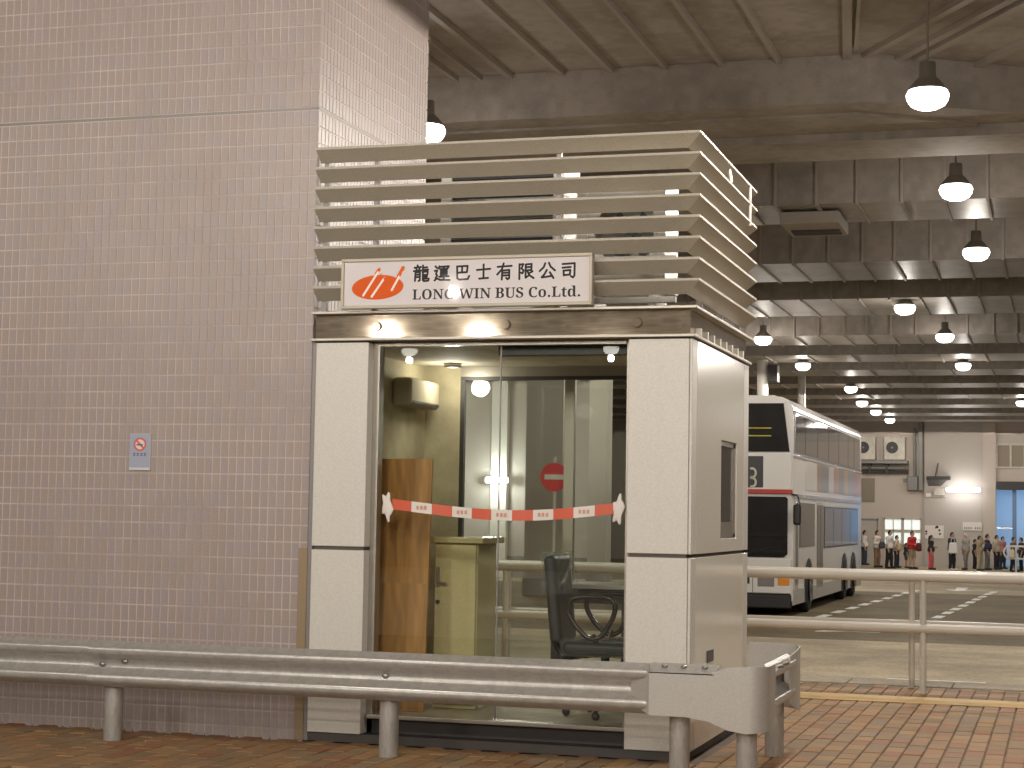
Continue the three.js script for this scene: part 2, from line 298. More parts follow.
// ------------------------------------------------------------------ pendant lamps (each with its own light)
function pendantLamp(x, z, group) {
  const o = thing('pendant_lamp', 'lit round high-bay pendant lamp hanging under the ceiling beams', 'lamp', [x, 5.7, z], group);
  const lens = lathe([[0.0, 0], [0.10, 0.01], [0.17, 0.045], [0.205, 0.10], [0.214, 0.15], [0.19, 0.20], [0.0, 0.20]]); lens.translate(x, 5.7, z); part(o, 'lens', lens, M.lampGlow, 'glowing glass lens');
  const refl = lathe([[0.192, 0.195], [0.198, 0.205], [0.12, 0.30], [0.085, 0.33], [0.08, 0.48], [0.0, 0.49]]); refl.translate(x, 5.7, z); part(o, 'housing', refl, M.housing);
  part(o, 'suspension_rod', cyl([x, 6.18, z], [x, SLAB, z], 0.012), M.housing);
  const L = new THREE.SpotLight(LAMP_COLOR, LAMP_POWER * 0.92, 0, 1.5705, 0, 2); L.position.set(0, -0.10, 0); L.target.position.set(0, -5, 0); L.castShadow = true; L.shadow.radius = 4; L.name = 'lamp_light'; o.add(L, L.target);
  const U = new THREE.PointLight(LAMP_COLOR, LAMP_POWER * 0.10, 0, 2); U.position.set(0, -0.10, 0); U.castShadow = true; U.shadow.radius = 4; U.name = 'lens_glow_light'; o.add(U);   // the lens spills a little to the sides and up
}
const inView = 'pendant lamps under the ceiling beams';
for (const [x, z] of [[-1.25, -18.13], [-1.26, -23.44], [-1.25, -29.04], [-2.96, -36.5], [-2.53, -42.4], [-2.52, -50.4], [-6.75, -18.6], [-6.77, -42.5], [-6.84, -50], [-6.52, -59.1], [-6.92, -66.4], [-6.96, -72], [-6.94, -77.9], [-1.28, -66.5]]) pendantLamp(x, z, inView);
for (const [x, z] of [[-1.25, -12.6], [-6.85, -5.2], [-2.8, -4.2], [-1.25, 0.0], [-12.4, -1.5], [5, 0.5], [4.4, -9], [-12.65, -18.3], [-12.65, -29], [-12.65, -42], [4.3, -20], [4.3, -29], [4.3, -42]]) pendantLamp(x, z, inView);
for (const [x, z] of [[-11.0, 3.3], [-5.5, 3.3], [0, 3.3], [5.5, 3.3], [-10.54, 7.6], [-5.5, 8.9], [0, 8.9], [5.5, 8.9], [-14.77, 15], [-12.65, 15.5], [-4, 15], [2, 15], [-16.5, 21], [-11, 21], [-5.5, 21], [0, 21], [5.5, 21], [-18, -40], [-19, -47], [-24, -44], [0.15, -69], [0.05, -77.8]]) pendantLamp(x, z, inView);
//@@OBJECTS
// ------------------------------------------------------------------ the kiosk
const KL = -5.03, KR = -2.315, KF = -11.615, KBk = -13.85, GZ = -11.745;
{
  const k = thing('kiosk', 'white panelled bus company kiosk with glass front and louvred roof screen', 'kiosk', [-3.67, 0, -12.73]);
  part(k, 'plinth', bx(KL + 0.02, KR - 0.03, 0, 0.06, KBk + 0.03, KF - 0.03), M.plinth, 'dark recessed plinth');
  part(k, 'step', bx(-4.6, -2.76, 0.06, 0.17, KBk + 0.03, GZ - 0.06), M.plinth);
  part(k, 'sill', bx(-4.6, -2.76, 0.165, 0.195, GZ - 0.05, GZ + 0.06, 0.006), M.frame);
  part(k, 'floor_plate', bx(-4.96, -2.4, 0.165, 0.185, -13.78, -11.8), M.interiorFloor);
  const J = 1.335;
  for (const [x0, x1] of [[-5.008, -4.612], [-2.75, -2.337]]) {
    part(k, 'panel_core', bx(x0 + 0.012, x1 - 0.012, 0.06, 2.78, GZ - 0.03, KF - 0.015), M.joint);
    part(k, 'front_panel', bx(x0, x1, J + 0.012, 2.772, GZ, KF, 0.006), M.panel);
    part(k, 'front_panel', bx(x0, x1, 0.062, J - 0.012, GZ, KF, 0.006), M.panel);
  }
  part(k, 'side_channel', bx(KL - 0.012, -5.01, 0.0, 2.79, GZ - 0.05, KF - 0.02), M.channel);
  // right side
  part(k, 'corner_trim', [bx(-2.335, KR, J + 0.012, 2.772, -11.775, KF - 0.004, 0.005), bx(-2.335, KR, 0.062, J - 0.012, -11.775, KF - 0.004, 0.005)], M.panel);
  part(k, 'side_core', bx(-2.40, -2.345, 0.06, 2.78, KBk, -11.72), M.joint).visible = true;
  const outline = [[-13.63, J + 0.012], [-11.785, J + 0.012], [-11.785, 2.772], [-13.63, 2.772]], hole = [[-13.337, 1.442], [-12.69, 1.442], [-12.69, 2.146], [-13.337, 2.146]];
  part(k, 'side_panel', prism('x', outline, -2.345, KR, [hole], 0.003), M.panelGloss);
  part(k, 'side_panel', bx(-2.345, KR, 0.062, J - 0.012, -13.63, -11.785, 0.003), M.panelGloss);
  part(k, 'rear_trim', [bx(-2.345, KR, J + 0.012, 2.772, KBk, -13.642, 0.004), bx(-2.345, KR, 0.062, J - 0.012, KBk, -13.642, 0.004)], M.panel);
  const sw = part(k, 'ticket_window', [bx(-2.344, -2.325, 1.445, 1.475, -13.335, -12.695), bx(-2.344, -2.325, 2.11, 2.144, -13.335, -12.695), bx(-2.344, -2.325, 1.45, 2.14, -12.73, -12.695), bx(-2.344, -2.325, 1.45, 2.14, -13.335, -13.25), bx(-2.344, -2.328, 1.46, 1.56, -13.26, -12.72)], M.frame, 'small recessed ticket window in the side panel');
  part(sw, 'window_pane', bx(-2.343, -2.335, 1.55, 2.12, -13.26, -12.72), M.busSideGlass);
  part(k, 'cable_hatch', bx(KR - 0.002, KR + 0.008, 0.60, 0.68, -12.42, -12.2), M.joint);
  // inside faces
  part(k, 'inner_wall', bx(-5.0, -4.965, 0.06, 2.78, -13.8, -11.8), M.interior);
  part(k, 'inner_wall', bx(-2.44, -2.402, 0.06, 2.78, -13.8, -11.8), M.interior);
  part(k, 'back_wall', bx(-5.0, -4.665, 0.06, 2.78, KBk, -13.79), M.interior);
  part(k, 'back_wall', bx(-2.62, KR - 0.03, 0.06, 2.78, KBk, -13.79), M.interior);
  part(k, 'back_sill', bx(-4.665, -2.62, 0.06, 0.24, KBk, -13.79), M.frame);
  part(k, 'back_header', bx(-4.665, -2.62, 2.70, 2.78, KBk, -13.79), M.frame);
  const back = part(k, 'back_window', [bx(-4.665, -4.63, 0.24, 2.70, -13.84, -13.79), bx(-2.655, -2.62, 0.24, 2.70, -13.84, -13.79), bx(-4.63, -2.655, 0.24, 0.27, -13.84, -13.79), bx(-4.63, -2.655, 2.67, 2.70, -13.84, -13.79)], M.frameDark, 'dark framed back window');
  part(back, 'mullion', bx(-3.785, -3.70, 0.27, 2.67, -13.845, -13.785, 0.004), M.frame);
  part(back, 'pane', bx(-4.63, -3.785, 0.27, 2.67, -13.818, -13.812), M.glass); part(back, 'pane', bx(-3.70, -2.655, 0.27, 2.67, -13.818, -13.812), M.glass);
  part(k, 'inner_ceiling', bx(-5.0, -2.4, 2.78, 2.80, -13.8, -11.74), M.interiorCeiling);
  part(k, 'door_track', bx(-3.74, -2.76, 2.69, 2.765, -11.95, -11.86, 0.006), M.frameDark, 'dark sliding door track box');
  // glass front
  part(k, 'door_frame', [bx(-4.612, -4.565, 0.19, 2.775, GZ - 0.06, GZ + 0.03), bx(-2.79, -2.75, 0.19, 2.775, GZ - 0.06, GZ + 0.0), bx(-4.565, -2.79, 2.752, 2.778, GZ - 0.04, GZ + 0.03)], M.frame);
  const gl = part(k, 'glass_door', bx(-4.565, -3.686, 0.195, 2.752, GZ - 0.004, GZ + 0.004), M.glass); part(gl, 'edge_strip', bx(-3.685, -3.677, 0.195, 2.752, GZ - 0.005, GZ + 0.005), M.channel);
  part(k, 'glass_door', bx(-3.676, -2.79, 0.195, 2.752, GZ - 0.012, GZ - 0.004), M.glass);
  // ledge, steel fascia, upper shelf, roof
  part(k, 'roof_deck', bx(KL, KR - 0.06, 2.80, 2.97, KBk, KF - 0.07), M.roofDeck);
  part(k, 'ledge', [bx(KL - 0.012, KR + 0.02, 2.782, 2.802, KF - 0.06, KF + 0.03, 0.004), bx(KR - 0.05, KR + 0.02, 2.782, 2.802, KBk - 0.02, KF - 0.06, 0.004)], M.ledge);
  const fa = part(k, 'fascia', bx(KL, KR - 0.025, 2.802, 2.975, KF - 0.07, KF - 0.035), M.steel, 'polished stainless steel fascia band');
  part(k, 'fascia', bx(KR - 0.06, KR - 0.025, 2.802, 2.975, KBk, KF - 0.07), M.steel, 'polished stainless steel fascia band on the side');
  for (const x of [-4.565, -3.62, -2.70]) { const b = cyl([x, 2.885, KF - 0.036], [x, 2.885, KF - 0.01], 0.036, 0.03, 18); part(fa, 'fascia_bolt', b, M.steel); }
  for (let z = -11.85; z > -13.6; z -= 0.24) part(k, 'bracket', bx(KR - 0.03, KR + 0.012, 2.802, 2.86, z - 0.02, z + 0.02), M.ledge);
  part(k, 'shelf', [bx(KL - 0.012, KR + 0.03, 2.972, 2.992, KF - 0.09, KF + 0.025, 0.004), bx(KR - 0.08, KR + 0.03, 2.972, 2.992, KBk - 0.02, KF - 0.09, 0.004)], M.ledge);
  // louvre screen: eight tilted blades along the front, eight down the side, mitred at the corner
  const xo = -2.272, zo = -11.595, w = 0.105, drop = 0.078, th = 0.016, zb = -13.93;
  for (let i = 0; i < 8; i++) {
    const y = 4.162 - i * 0.1415, xi = xo - w, zi = zo - w;
    part(k, 'louvre_blade', hexa([[KL - 0.01, y - th, zo], [xo, y - th, zo], [xi, y - drop - th, zi], [KL - 0.01, y - drop - th, zi], [KL - 0.01, y, zo], [xo, y, zo], [xi, y - drop, zi], [KL - 0.01, y - drop, zi]]), M.louvre);
    part(k, 'louvre_blade', hexa([[xo, y - th, zo - 0.001], [xo, y - th, zb], [xi, y - drop - th, zb], [xi, y - drop - th, zi - 0.001], [xo, y, zo - 0.001], [xo, y, zb], [xi, y - drop, zb], [xi, y - drop, zi - 0.001]]), M.louvre);
  }
  for (const x of [-5.0, -4.62, -3.28]) part(k, 'louvre_post', bx(x - 0.016, x + 0.016, 2.99, 4.13, zo - w - 0.05, zo - w - 0.01), M.channel);
  for (const z of [-12.3, -13.1, -13.85]) part(k, 'louvre_post', bx(xo - w - 0.05, xo - w - 0.01, 2.99, 4.13, z - 0.02, z + 0.02), M.channel);
  part(k, 'tie_rod', cyl([xo - 0.005, 3.84, -13.62], [xo - 0.005, 4.15, -13.62], 0.012, 0.012, 8), M.white);
  part(k, 'tie_rod', cyl([xo - 0.005, 4.02, -12.78], [xo - 0.03, 4.15, -12.82], 0.014, 0.014, 8), M.white);
  part(k, 'roof_rail', [bx(-4.9, -2.55, 3.36, 3.41, -12.2, -12.15), bx(-4.9, -2.55, 3.08, 3.12, -12.2, -12.15)], M.galvDull);
}
// condenser units on the kiosk roof
function condenser(x0, x1, y0, y1, z0, z1, grille, label) {
  const o = thing('condenser_unit', label, 'air conditioner', [(x0 + x1) / 2, y0 - 0.1, (z0 + z1) / 2], 'condensers behind the louvre screen');
  part(o, 'casing', [bx(x0, x0 + 0.08, y0, y1, z0, z1), bx(x1 - 0.08, x1, y0, y1, z0, z1), bx(x0 + 0.08, x1 - 0.08, y1 - 0.05, y1, z0, z1), bx(x0 + 0.08, x1 - 0.08, y0, y0 + 0.05, z0, z1), bx(x0 + 0.08, x1 - 0.08, y0 + 0.05, y1 - 0.05, z0, z0 + 0.05)], M.white);
  if (grille) for (let y = y0 + 0.08; y < y1 - 0.07; y += 0.07) part(o, 'grille_slat', bx(x0 + 0.08, x1 - 0.08, y, y + 0.045, z1 - 0.05, z1 - 0.02), M.fan);
  else { part(o, 'front_plate', prism('z', [[x0 + 0.08, y0 + 0.05], [x1 - 0.08, y0 + 0.05], [x1 - 0.08, y1 - 0.05], [x0 + 0.08, y1 - 0.05]], z1 - 0.05, z1 - 0.02, [Array.from({ length: 20 }, (_, i) => { const a = -i / 20 * Math.PI * 2; return [(x0 + x1) / 2 + 0.04 + 0.24 * Math.cos(a), (y0 + y1) / 2 + 0.02 + 0.24 * Math.sin(a)]; })]), M.white);
    const cx = (x0 + x1) / 2 + 0.04, cy = (y0 + y1) / 2 + 0.02; for (let i = 0; i < 4; i++) { const a = i * Math.PI / 2 + 0.4; part(o, 'fan_blade', hexa([[cx, cy, z1 - 0.2], [cx + 0.2 * Math.cos(a), cy + 0.2 * Math.sin(a), z1 - 0.16], [cx + 0.2 * Math.cos(a + 0.8), cy + 0.2 * Math.sin(a + 0.8), z1 - 0.2], [cx + 0.03, cy + 0.03, z1 - 0.2], [cx, cy, z1 - 0.19], [cx + 0.2 * Math.cos(a), cy + 0.2 * Math.sin(a), z1 - 0.15], [cx + 0.2 * Math.cos(a + 0.8), cy + 0.2 * Math.sin(a + 0.8), z1 - 0.19], [cx + 0.03, cy + 0.03, z1 - 0.19]]), M.fan); } }
  for (const x of [x0 + 0.1, x1 - 0.1]) part(o, 'foot', bx(x - 0.03, x + 0.03, y0 - 0.25, y0, z0 + 0.05, z1 - 0.05), M.galvDull);
}
condenser(-4.41, -3.46, 3.22, 4.20, -12.95, -12.5, true, 'white condenser with dark slatted grille on the kiosk roof beside the pillar');
condenser(-3.36, -2.70, 3.22, 4.02, -12.95, -12.5, false, 'cream condenser with round fan on the kiosk roof at the open corner');

// ------------------------------------------------------------------ the company sign
{
  const cv = document.createElement('canvas'); cv.width = 1456; cv.height = 256; const g = cv.getContext('2d');
  g.fillStyle = '#d9d2d2'; g.fillRect(0, 0, 1456, 256);
  // orange oval mark with white strokes
  g.save(); g.translate(205, 150); g.rotate(-0.04); g.fillStyle = '#dd5a12'; g.beginPath(); g.ellipse(0, 0, 158, 72, 0, 0, Math.PI * 2); g.fill(); g.restore();
  g.lineCap = 'round'; g.lineJoin = 'round';
  const line = (p, w, c) => { g.strokeStyle = c; g.lineWidth = w; g.beginPath(); p.forEach(([x, y], i) => i ? g.lineTo(x, y) : g.moveTo(x, y)); g.stroke(); };
  line([[330, 90], [358, 40]], 22, '#dd5a12'); line([[196, 70], [212, 46]], 20, '#dd5a12');
  line([[118, 196], [205, 62]], 13, '#efe6de'); line([[170, 204], [246, 96]], 13, '#efe6de'); line([[246, 98], [292, 168]], 13, '#dd5a12'); line([[292, 168], [352, 60]], 13, '#efe6de');
  line([[140, 196], [226, 70]], 5, '#dd5a12'); line([[340, 84], [356, 44]], 12, '#dd5a12');
  const G = {
    lung: [[[26, 2], [30, 10]], [[8, 15], [48, 12]], [[18, 20], [22, 30]], [[40, 18], [34, 30]], [[4, 35], [50, 32]], [[14, 43], [12, 92]], [[14, 43], [42, 41], [42, 88], [34, 93]], [[15, 57], [40, 55]], [[15, 71], [40, 69]], [[60, 3], [60, 30], [92, 27]], [[60, 16], [86, 14]], [[58, 41], [90, 38], [88, 57], [60, 59]], [[60, 41], [60, 88], [68, 94], [94, 92], [97, 80]], [[66, 70], [86, 68]], [[66, 81], [86, 79]]],
    wan: [[[10, 10], [20, 20]], [[6, 36], [22, 34], [14, 54], [22, 64], [12, 78]], [[6, 92], [20, 80], [40, 89], [97, 91]], [[34, 10], [30, 23]], [[34, 14], [92, 11], [85, 23]], [[40, 27], [84, 25]], [[44, 37], [80, 36], [80, 60], [44, 61], [44, 37]], [[44, 49], [80, 48]], [[34, 71], [92, 69]], [[62, 18], [62, 84]]],
    ba: [[[15, 14], [80, 12], [76, 48], [18, 50]], [[47, 14], [46, 48]], [[16, 14], [18, 82], [30, 90], [82, 88], [90, 70]]],
    si: [[[10, 37], [90, 32]], [[50, 6], [50, 85]], [[24, 87], [78, 84]]],
    yau: [[[8, 22], [92, 18]], [[44, 3], [34, 36], [6, 66]], [[36, 44], [34, 95]], [[36, 44], [78, 41], [78, 88], [68, 94], [60, 86]], [[37, 58], [76, 56]], [[36, 73], [76, 71]]],
    han: [[[12, 10], [12, 95]], [[12, 12], [35, 10], [24, 34]], [[24, 34], [37, 46], [31, 62], [19, 58]], [[49, 12], [84, 10], [83, 44], [50, 46]], [[49, 28], [82, 27]], [[49, 12], [49, 88], [67, 76]], [[90, 52], [66, 65]], [[58, 48], [72, 74], [97, 91]]],
    gung: [[[38, 8], [30, 30], [6, 52]], [[60, 6], [70, 28], [96, 50]], [[48, 46], [35, 70], [18, 88], [50, 85], [80, 80]], [[66, 60], [88, 93]]],
    sz: [[[14, 15], [85, 12], [84, 82], [76, 92], [64, 85]], [[14, 36], [62, 33]], [[20, 52], [22, 80]], [[20, 53], [60, 50], [57, 76], [22, 78]]],
  };
  ['lung', 'wan', 'ba', 'si', 'yau', 'han', 'gung', 'sz'].forEach((n, i) => { const x0 = 420 + i * 124, y0 = 26; for (const s of G[n]) line(s.map(([x, y]) => [x0 + x * 0.98, y0 + y * 1.0]), 11.5, '#2b2827'); });
  g.fillStyle = '#33302f'; g.font = 'bold 82px serif'; g.textBaseline = 'alphabetic';
  const text = 'LONG WIN BUS Co.Ltd.'; const wd = g.measureText(text).width; g.save(); g.translate(416, 226); g.scale(995 / wd, 1); g.fillText(text, 0, 0); g.restore();
  const tx = new THREE.CanvasTexture(cv); tx.colorSpace = THREE.SRGBColorSpace;
  const x0 = -4.795, x1 = -2.985, y0 = 2.998, y1 = 3.348, zf = -11.52;
  const s = thing('company_sign', 'long white bus company sign board with orange oval mark above the glass front', 'sign', [(x0 + x1) / 2, y0, -11.55]);
  part(s, 'sign_frame', [bx(x0, x1, y0, y0 + 0.022, -11.585, zf, 0.004), bx(x0, x1, y1 - 0.022, y1, -11.585, zf, 0.004), bx(x0, x0 + 0.022, y0 + 0.022, y1 - 0.022, -11.585, zf, 0.004), bx(x1 - 0.022, x1, y0 + 0.022, y1 - 0.022, -11.585, zf, 0.004), bx(x0 + 0.02, x1 - 0.02, y0 + 0.02, y1 - 0.02, -11.585, -11.55)], mat([0.46, 0.41, 0.31], 0.45, 0.1));
  const face = new THREE.PlaneGeometry(x1 - x0 - 0.044, y1 - y0 - 0.044); face.translate((x0 + x1) / 2, (y0 + y1) / 2, -11.535);
  part(s, 'sign_face', face, new THREE.MeshPhysicalMaterial({ map: tx, roughness: 0.55, specularIntensity: 0.4, clearcoat: 0.5, clearcoatRoughness: 0.02 }), 'white face lettered in black');
}
// ------------------------------------------------------------------ small notice on the tiles
{
  const cv = document.createElement('canvas'); cv.width = 128; cv.height = 208; const g = cv.getContext('2d');
  g.fillStyle = '#9ea3b4'; g.fillRect(0, 0, 128, 208); g.fillStyle = '#c9c7cc'; g.fillRect(0, 194, 128, 14);
  g.fillStyle = '#e0cfc6'; g.beginPath(); g.arc(64, 60, 34, 0, 7); g.fill(); g.strokeStyle = '#c9655a'; g.lineWidth = 11; g.beginPath(); g.arc(64, 60, 34, 0, 7); g.stroke(); g.beginPath(); g.moveTo(40, 36); g.lineTo(88, 84); g.stroke(); g.fillStyle = '#6b5a5c'; g.fillRect(42, 58, 40, 9);
  g.fillStyle = '#4d5263'; for (let i = 0; i < 4; i++) { g.fillRect(22 + i * 22, 112, 16, 4); g.fillRect(28 + i * 22, 108, 4, 20); g.fillRect(22 + i * 22, 122, 16, 3); }
  const tx = new THREE.CanvasTexture(cv); tx.colorSpace = THREE.SRGBColorSpace;
  const n = thing('wall_notice', 'small grey-blue no smoking notice fixed on the tiled pillar', 'notice', [-6.38, 1.86, WZ + 0.01]);
  const f = new THREE.PlaneGeometry(0.166, 0.262); f.translate(-6.383, 1.995, WZ + 0.0135);
  part(n, 'notice_plate', bx(-6.468, -6.298, 1.862, 2.128, WZ, WZ + 0.012, 0.003), M.white);
  part(n, 'notice_print', f, new THREE.MeshPhysicalMaterial({ map: tx, roughness: 0.35 }));
}
// ------------------------------------------------------------------ things inside the kiosk
{
  const board = bx(-4.72, -4.30, 0, 1.79, -0.015, 0.015, 0.004); board.rotateX(-0.05); board.translate(0, 0.187, -12.04);
  single('plywood_board', board, M.wood, 'tall orange-brown wooden board leaning inside the glass front', 'board');
  const c = thing('cabinet', 'narrow glossy cream cabinet standing beside the wooden board', 'cabinet', [-4.18, 0.185, -12.55]);
  part(c, 'body', bx(-4.345, -4.015, 0.187, 1.375, -12.78, -12.34, 0.006), M.cabinet);
  part(c, 'top', bx(-4.40, -3.965, 1.375, 1.42, -12.82, -12.29, 0.008), M.cabinetTop);
  const d = part(c, 'door', bx(-4.335, -4.025, 0.22, 1.365, -12.34, -12.32, 0.005), M.cabinet);
  part(d, 'handle', [bx(-4.325, -4.30, 1.06, 1.2, -12.32, -12.305), cyl([-4.32, 1.09, -12.31], [-4.24, 1.08, -12.29], 0.012)], M.frame);
  part(d, 'lock', cyl([-4.31, 0.95, -12.32], [-4.31, 0.95, -12.305], 0.015), M.black);
  const k = thing('desk', 'dark desk with a pale grey top behind the chair in the kiosk', 'desk', [-3.1, 0.185, -13.0]);
  part(k, 'desk_top', bx(-3.62, -2.46, 1.055, 1.09, -13.3, -12.72, 0.008), M.deskTop);
  part(k, 'apron', bx(-3.58, -2.5, 0.95, 1.055, -12.80, -12.77), M.black);
  part(k, 'side_panel', bx(-3.58, -3.54, 0.187, 1.055, -13.25, -12.76), M.black);
  part(k, 'side_panel', bx(-2.53, -2.49, 0.187, 1.055, -13.25, -12.76), M.black);
  part(k, 'leg', bx(-3.06, -3.0, 0.187, 0.95, -12.86, -12.80), M.black);
  // office chair facing the kiosk's right wall, its back wrapped in plastic
  const cx = -3.06, cz = -12.33, h = thing('office_chair', 'black swivel chair with loop arms and plastic wrapped backrest before the desk', 'chair', [cx, 0.185, cz]);
  const arms = [-0.24, 0.24];
  part(h, 'seat', bx(cx - 0.26, cx + 0.25, 0.62, 0.72, cz - 0.24, cz + 0.24, 0.045), M.black);
  const bk = part(h, 'backrest', (() => { const g = new RoundedBoxGeometry(0.09, 0.62, 0.44, 3, 0.04); g.rotateZ(0.10); g.translate(cx - 0.335, 1.0, cz); return clean(g); })(), M.black);
  part(bk, 'plastic_wrap', (() => { const g = new THREE.BoxGeometry(0.125, 0.30, 0.47, 5, 8, 8); const p = g.attributes.position; for (let i = 0; i < p.count; i++) { const x = p.getX(i), y = p.getY(i), z = p.getZ(i); const n = 0.02 * Math.sin(31 * y + 17 * z) + 0.015 * Math.sin(53 * z - 11 * y); p.setX(i, x * (1 + n * 8)); p.setZ(i, z * (1 - 0.12 * Math.max(0, y)) + n * 0.4); } g.computeVertexNormals(); g.rotateZ(0.10); g.translate(cx - 0.345, 1.18, cz); return clean(g); })(), M.plastic, 'crumpled clear plastic wrap');
  part(h, 'back_bar', tube([[cx - 0.05, 0.62, cz], [cx - 0.3, 0.60, cz], [cx - 0.37, 0.72, cz], [cx - 0.36, 0.85, cz]], 0.022), M.black);
  part(h, 'plastic_cover', (() => { const g = new THREE.BoxGeometry(0.53, 0.115, 0.50, 10, 3, 10); const p = g.attributes.position; for (let i = 0; i < p.count; i++) p.setY(i, p.getY(i) + 0.012 * Math.sin(40 * p.getX(i)) * Math.cos(37 * p.getZ(i))); g.computeVertexNormals(); g.translate(cx, 0.672, cz); return clean(g); })(), M.plastic, 'clear plastic cover on the seat');
  for (const s of arms) { const z = cz + s + (s > 0 ? 0.02 : -0.02); part(h, 'arm_loop', tube([[cx - 0.16, 1.02, z], [cx + 0.06, 1.03, z], [cx + 0.13, 0.98, z], [cx + 0.11, 0.88, z], [cx + 0.03, 0.76, z], [cx - 0.05, 0.745, z], [cx - 0.15, 0.83, z], [cx - 0.21, 0.94, z]], 0.018, 10, true, 60), M.blackGloss); part(h, 'arm_bracket', cyl([cx - 0.02, 0.76, z], [cx - 0.02, 0.66, z * 0.5 + cz * 0.5], 0.02), M.blackGloss); }
  part(h, 'stem', cyl([cx, 0.26, cz], [cx, 0.63, cz], 0.03), M.blackGloss);
  for (let i = 0; i < 5; i++) { const a = i * Math.PI * 2 / 5 + 0.3; const f = part(h, 'leg', cyl([cx, 0.29, cz], [cx + 0.27 * Math.cos(a), 0.25, cz + 0.27 * Math.sin(a)], 0.025, 0.016), M.blackGloss); const w = new THREE.SphereGeometry(0.03, 12, 8); w.translate(cx + 0.27 * Math.cos(a), 0.217, cz + 0.27 * Math.sin(a)); part(f, 'castor', clean(w), M.black); }
  const a = thing('indoor_air_conditioner', 'white split air conditioner high on the kiosk inner wall', 'air conditioner', [-4.85, 2.36, -13.2]);
  part(a, 'body', bx(-4.963, -4.80, 2.42, 2.64, -13.68, -13.0, 0.03), mat([0.42, 0.37, 0.26], 0.85, 0, null, { specularIntensity: 0.3 }));
  part(a, 'air_slot', bx(-4.84, -4.797, 2.44, 2.46, -13.64, -13.04), M.frameDark);
  // round ceiling light inside
  const dl = thing('ceiling_downlight', 'small round lit downlight in the kiosk ceiling', 'lamp', [-4.62, 2.74, -13.45]);
  part(dl, 'rim', lathe([[0.055, 0.0], [0.07, 0.0], [0.07, 0.035], [0.055, 0.035]]).translate(-4.62, 2.744, -13.45), M.frame);
  part(dl, 'diffuser', lathe([[0, 0], [0.055, 0.004], [0.055, 0.03], [0, 0.03]]).translate(-4.62, 2.746, -13.45), M.downGlow);
  const L = new THREE.PointLight(LAMP_COLOR, 0.7, 0, 2); L.position.set(0, -0.10, 0); L.castShadow = true; L.shadow.radius = 4; L.name = 'downlight_light'; dl.add(L);
}
// barrier tape across the glass
{
  const o = thing('barrier_tape', 'red and white striped barrier tape sagging across the glass doors', 'tape', [-3.65, 1.55, GZ + 0.02]);
  const y = (t) => 1.648 - 0.062 * Math.sin(Math.PI * t) * (0.85 + 0.3 * t) - 0.004 * t, xs = (t) => -4.45 + t * 1.60, zz = (t) => GZ + 0.022 + 0.012 * Math.sin(t * 17);
  const red = mat([0.62, 0.10, 0.045], 0.4), wh = mat([0.72, 0.66, 0.60], 0.4), pk = mat([0.60, 0.30, 0.22], 0.5);
  const seg = (t0, t1) => { const h = 0.036; const P = []; const n = 6; for (let i = 0; i < n; i++) { const a = t0 + (t1 - t0) * i / n, b = t0 + (t1 - t0) * (i + 1) / n; P.push(hexa([[xs(a), y(a) - h, zz(a)], [xs(b), y(b) - h, zz(b)], [xs(b), y(b) - h, zz(b) - 0.002], [xs(a), y(a) - h, zz(a) - 0.002], [xs(a), y(a) + h, zz(a)], [xs(b), y(b) + h, zz(b)], [xs(b), y(b) + h, zz(b) - 0.002], [xs(a), y(a) + h, zz(a) - 0.002]])); } return join(P); };
  const N = 11; for (let i = 0; i < N; i++) { const t0 = i / N, t1 = (i + 1) / N, s = part(o, i % 2 ? 'white_stripe' : 'red_stripe', seg(t0, t1), i % 2 ? wh : red);
    if (i % 2) { const tm = (t0 + t1) / 2; for (const dx of [-0.028, 0, 0.028]) part(s, 'print_mark', bx(xs(tm) + dx - 0.009, xs(tm) + dx + 0.009, y(tm) - 0.012, y(tm) + 0.014, zz(tm) + 0.003, zz(tm) + 0.0042), pk); } }
  for (const [x, s] of [[-4.49, 1], [-2.835, -1]]) { const g = new THREE.IcosahedronGeometry(0.055, 2); const p = g.attributes.position; for (let i = 0; i < p.count; i++) { const v = new THREE.Vector3().fromBufferAttribute(p, i); const k = 1 + 0.35 * Math.sin(90 * v.x + 3) * Math.cos(70 * v.y); p.setXYZ(i, v.x * k * 0.7, v.y * k * 1.6 + v.x * s * -0.4, v.z * 0.25); } g.computeVertexNormals(); g.translate(x, 1.632, GZ + 0.03); part(o, 'knotted_end', clean(g), wh, 'bunched whitish tape end'); }
}
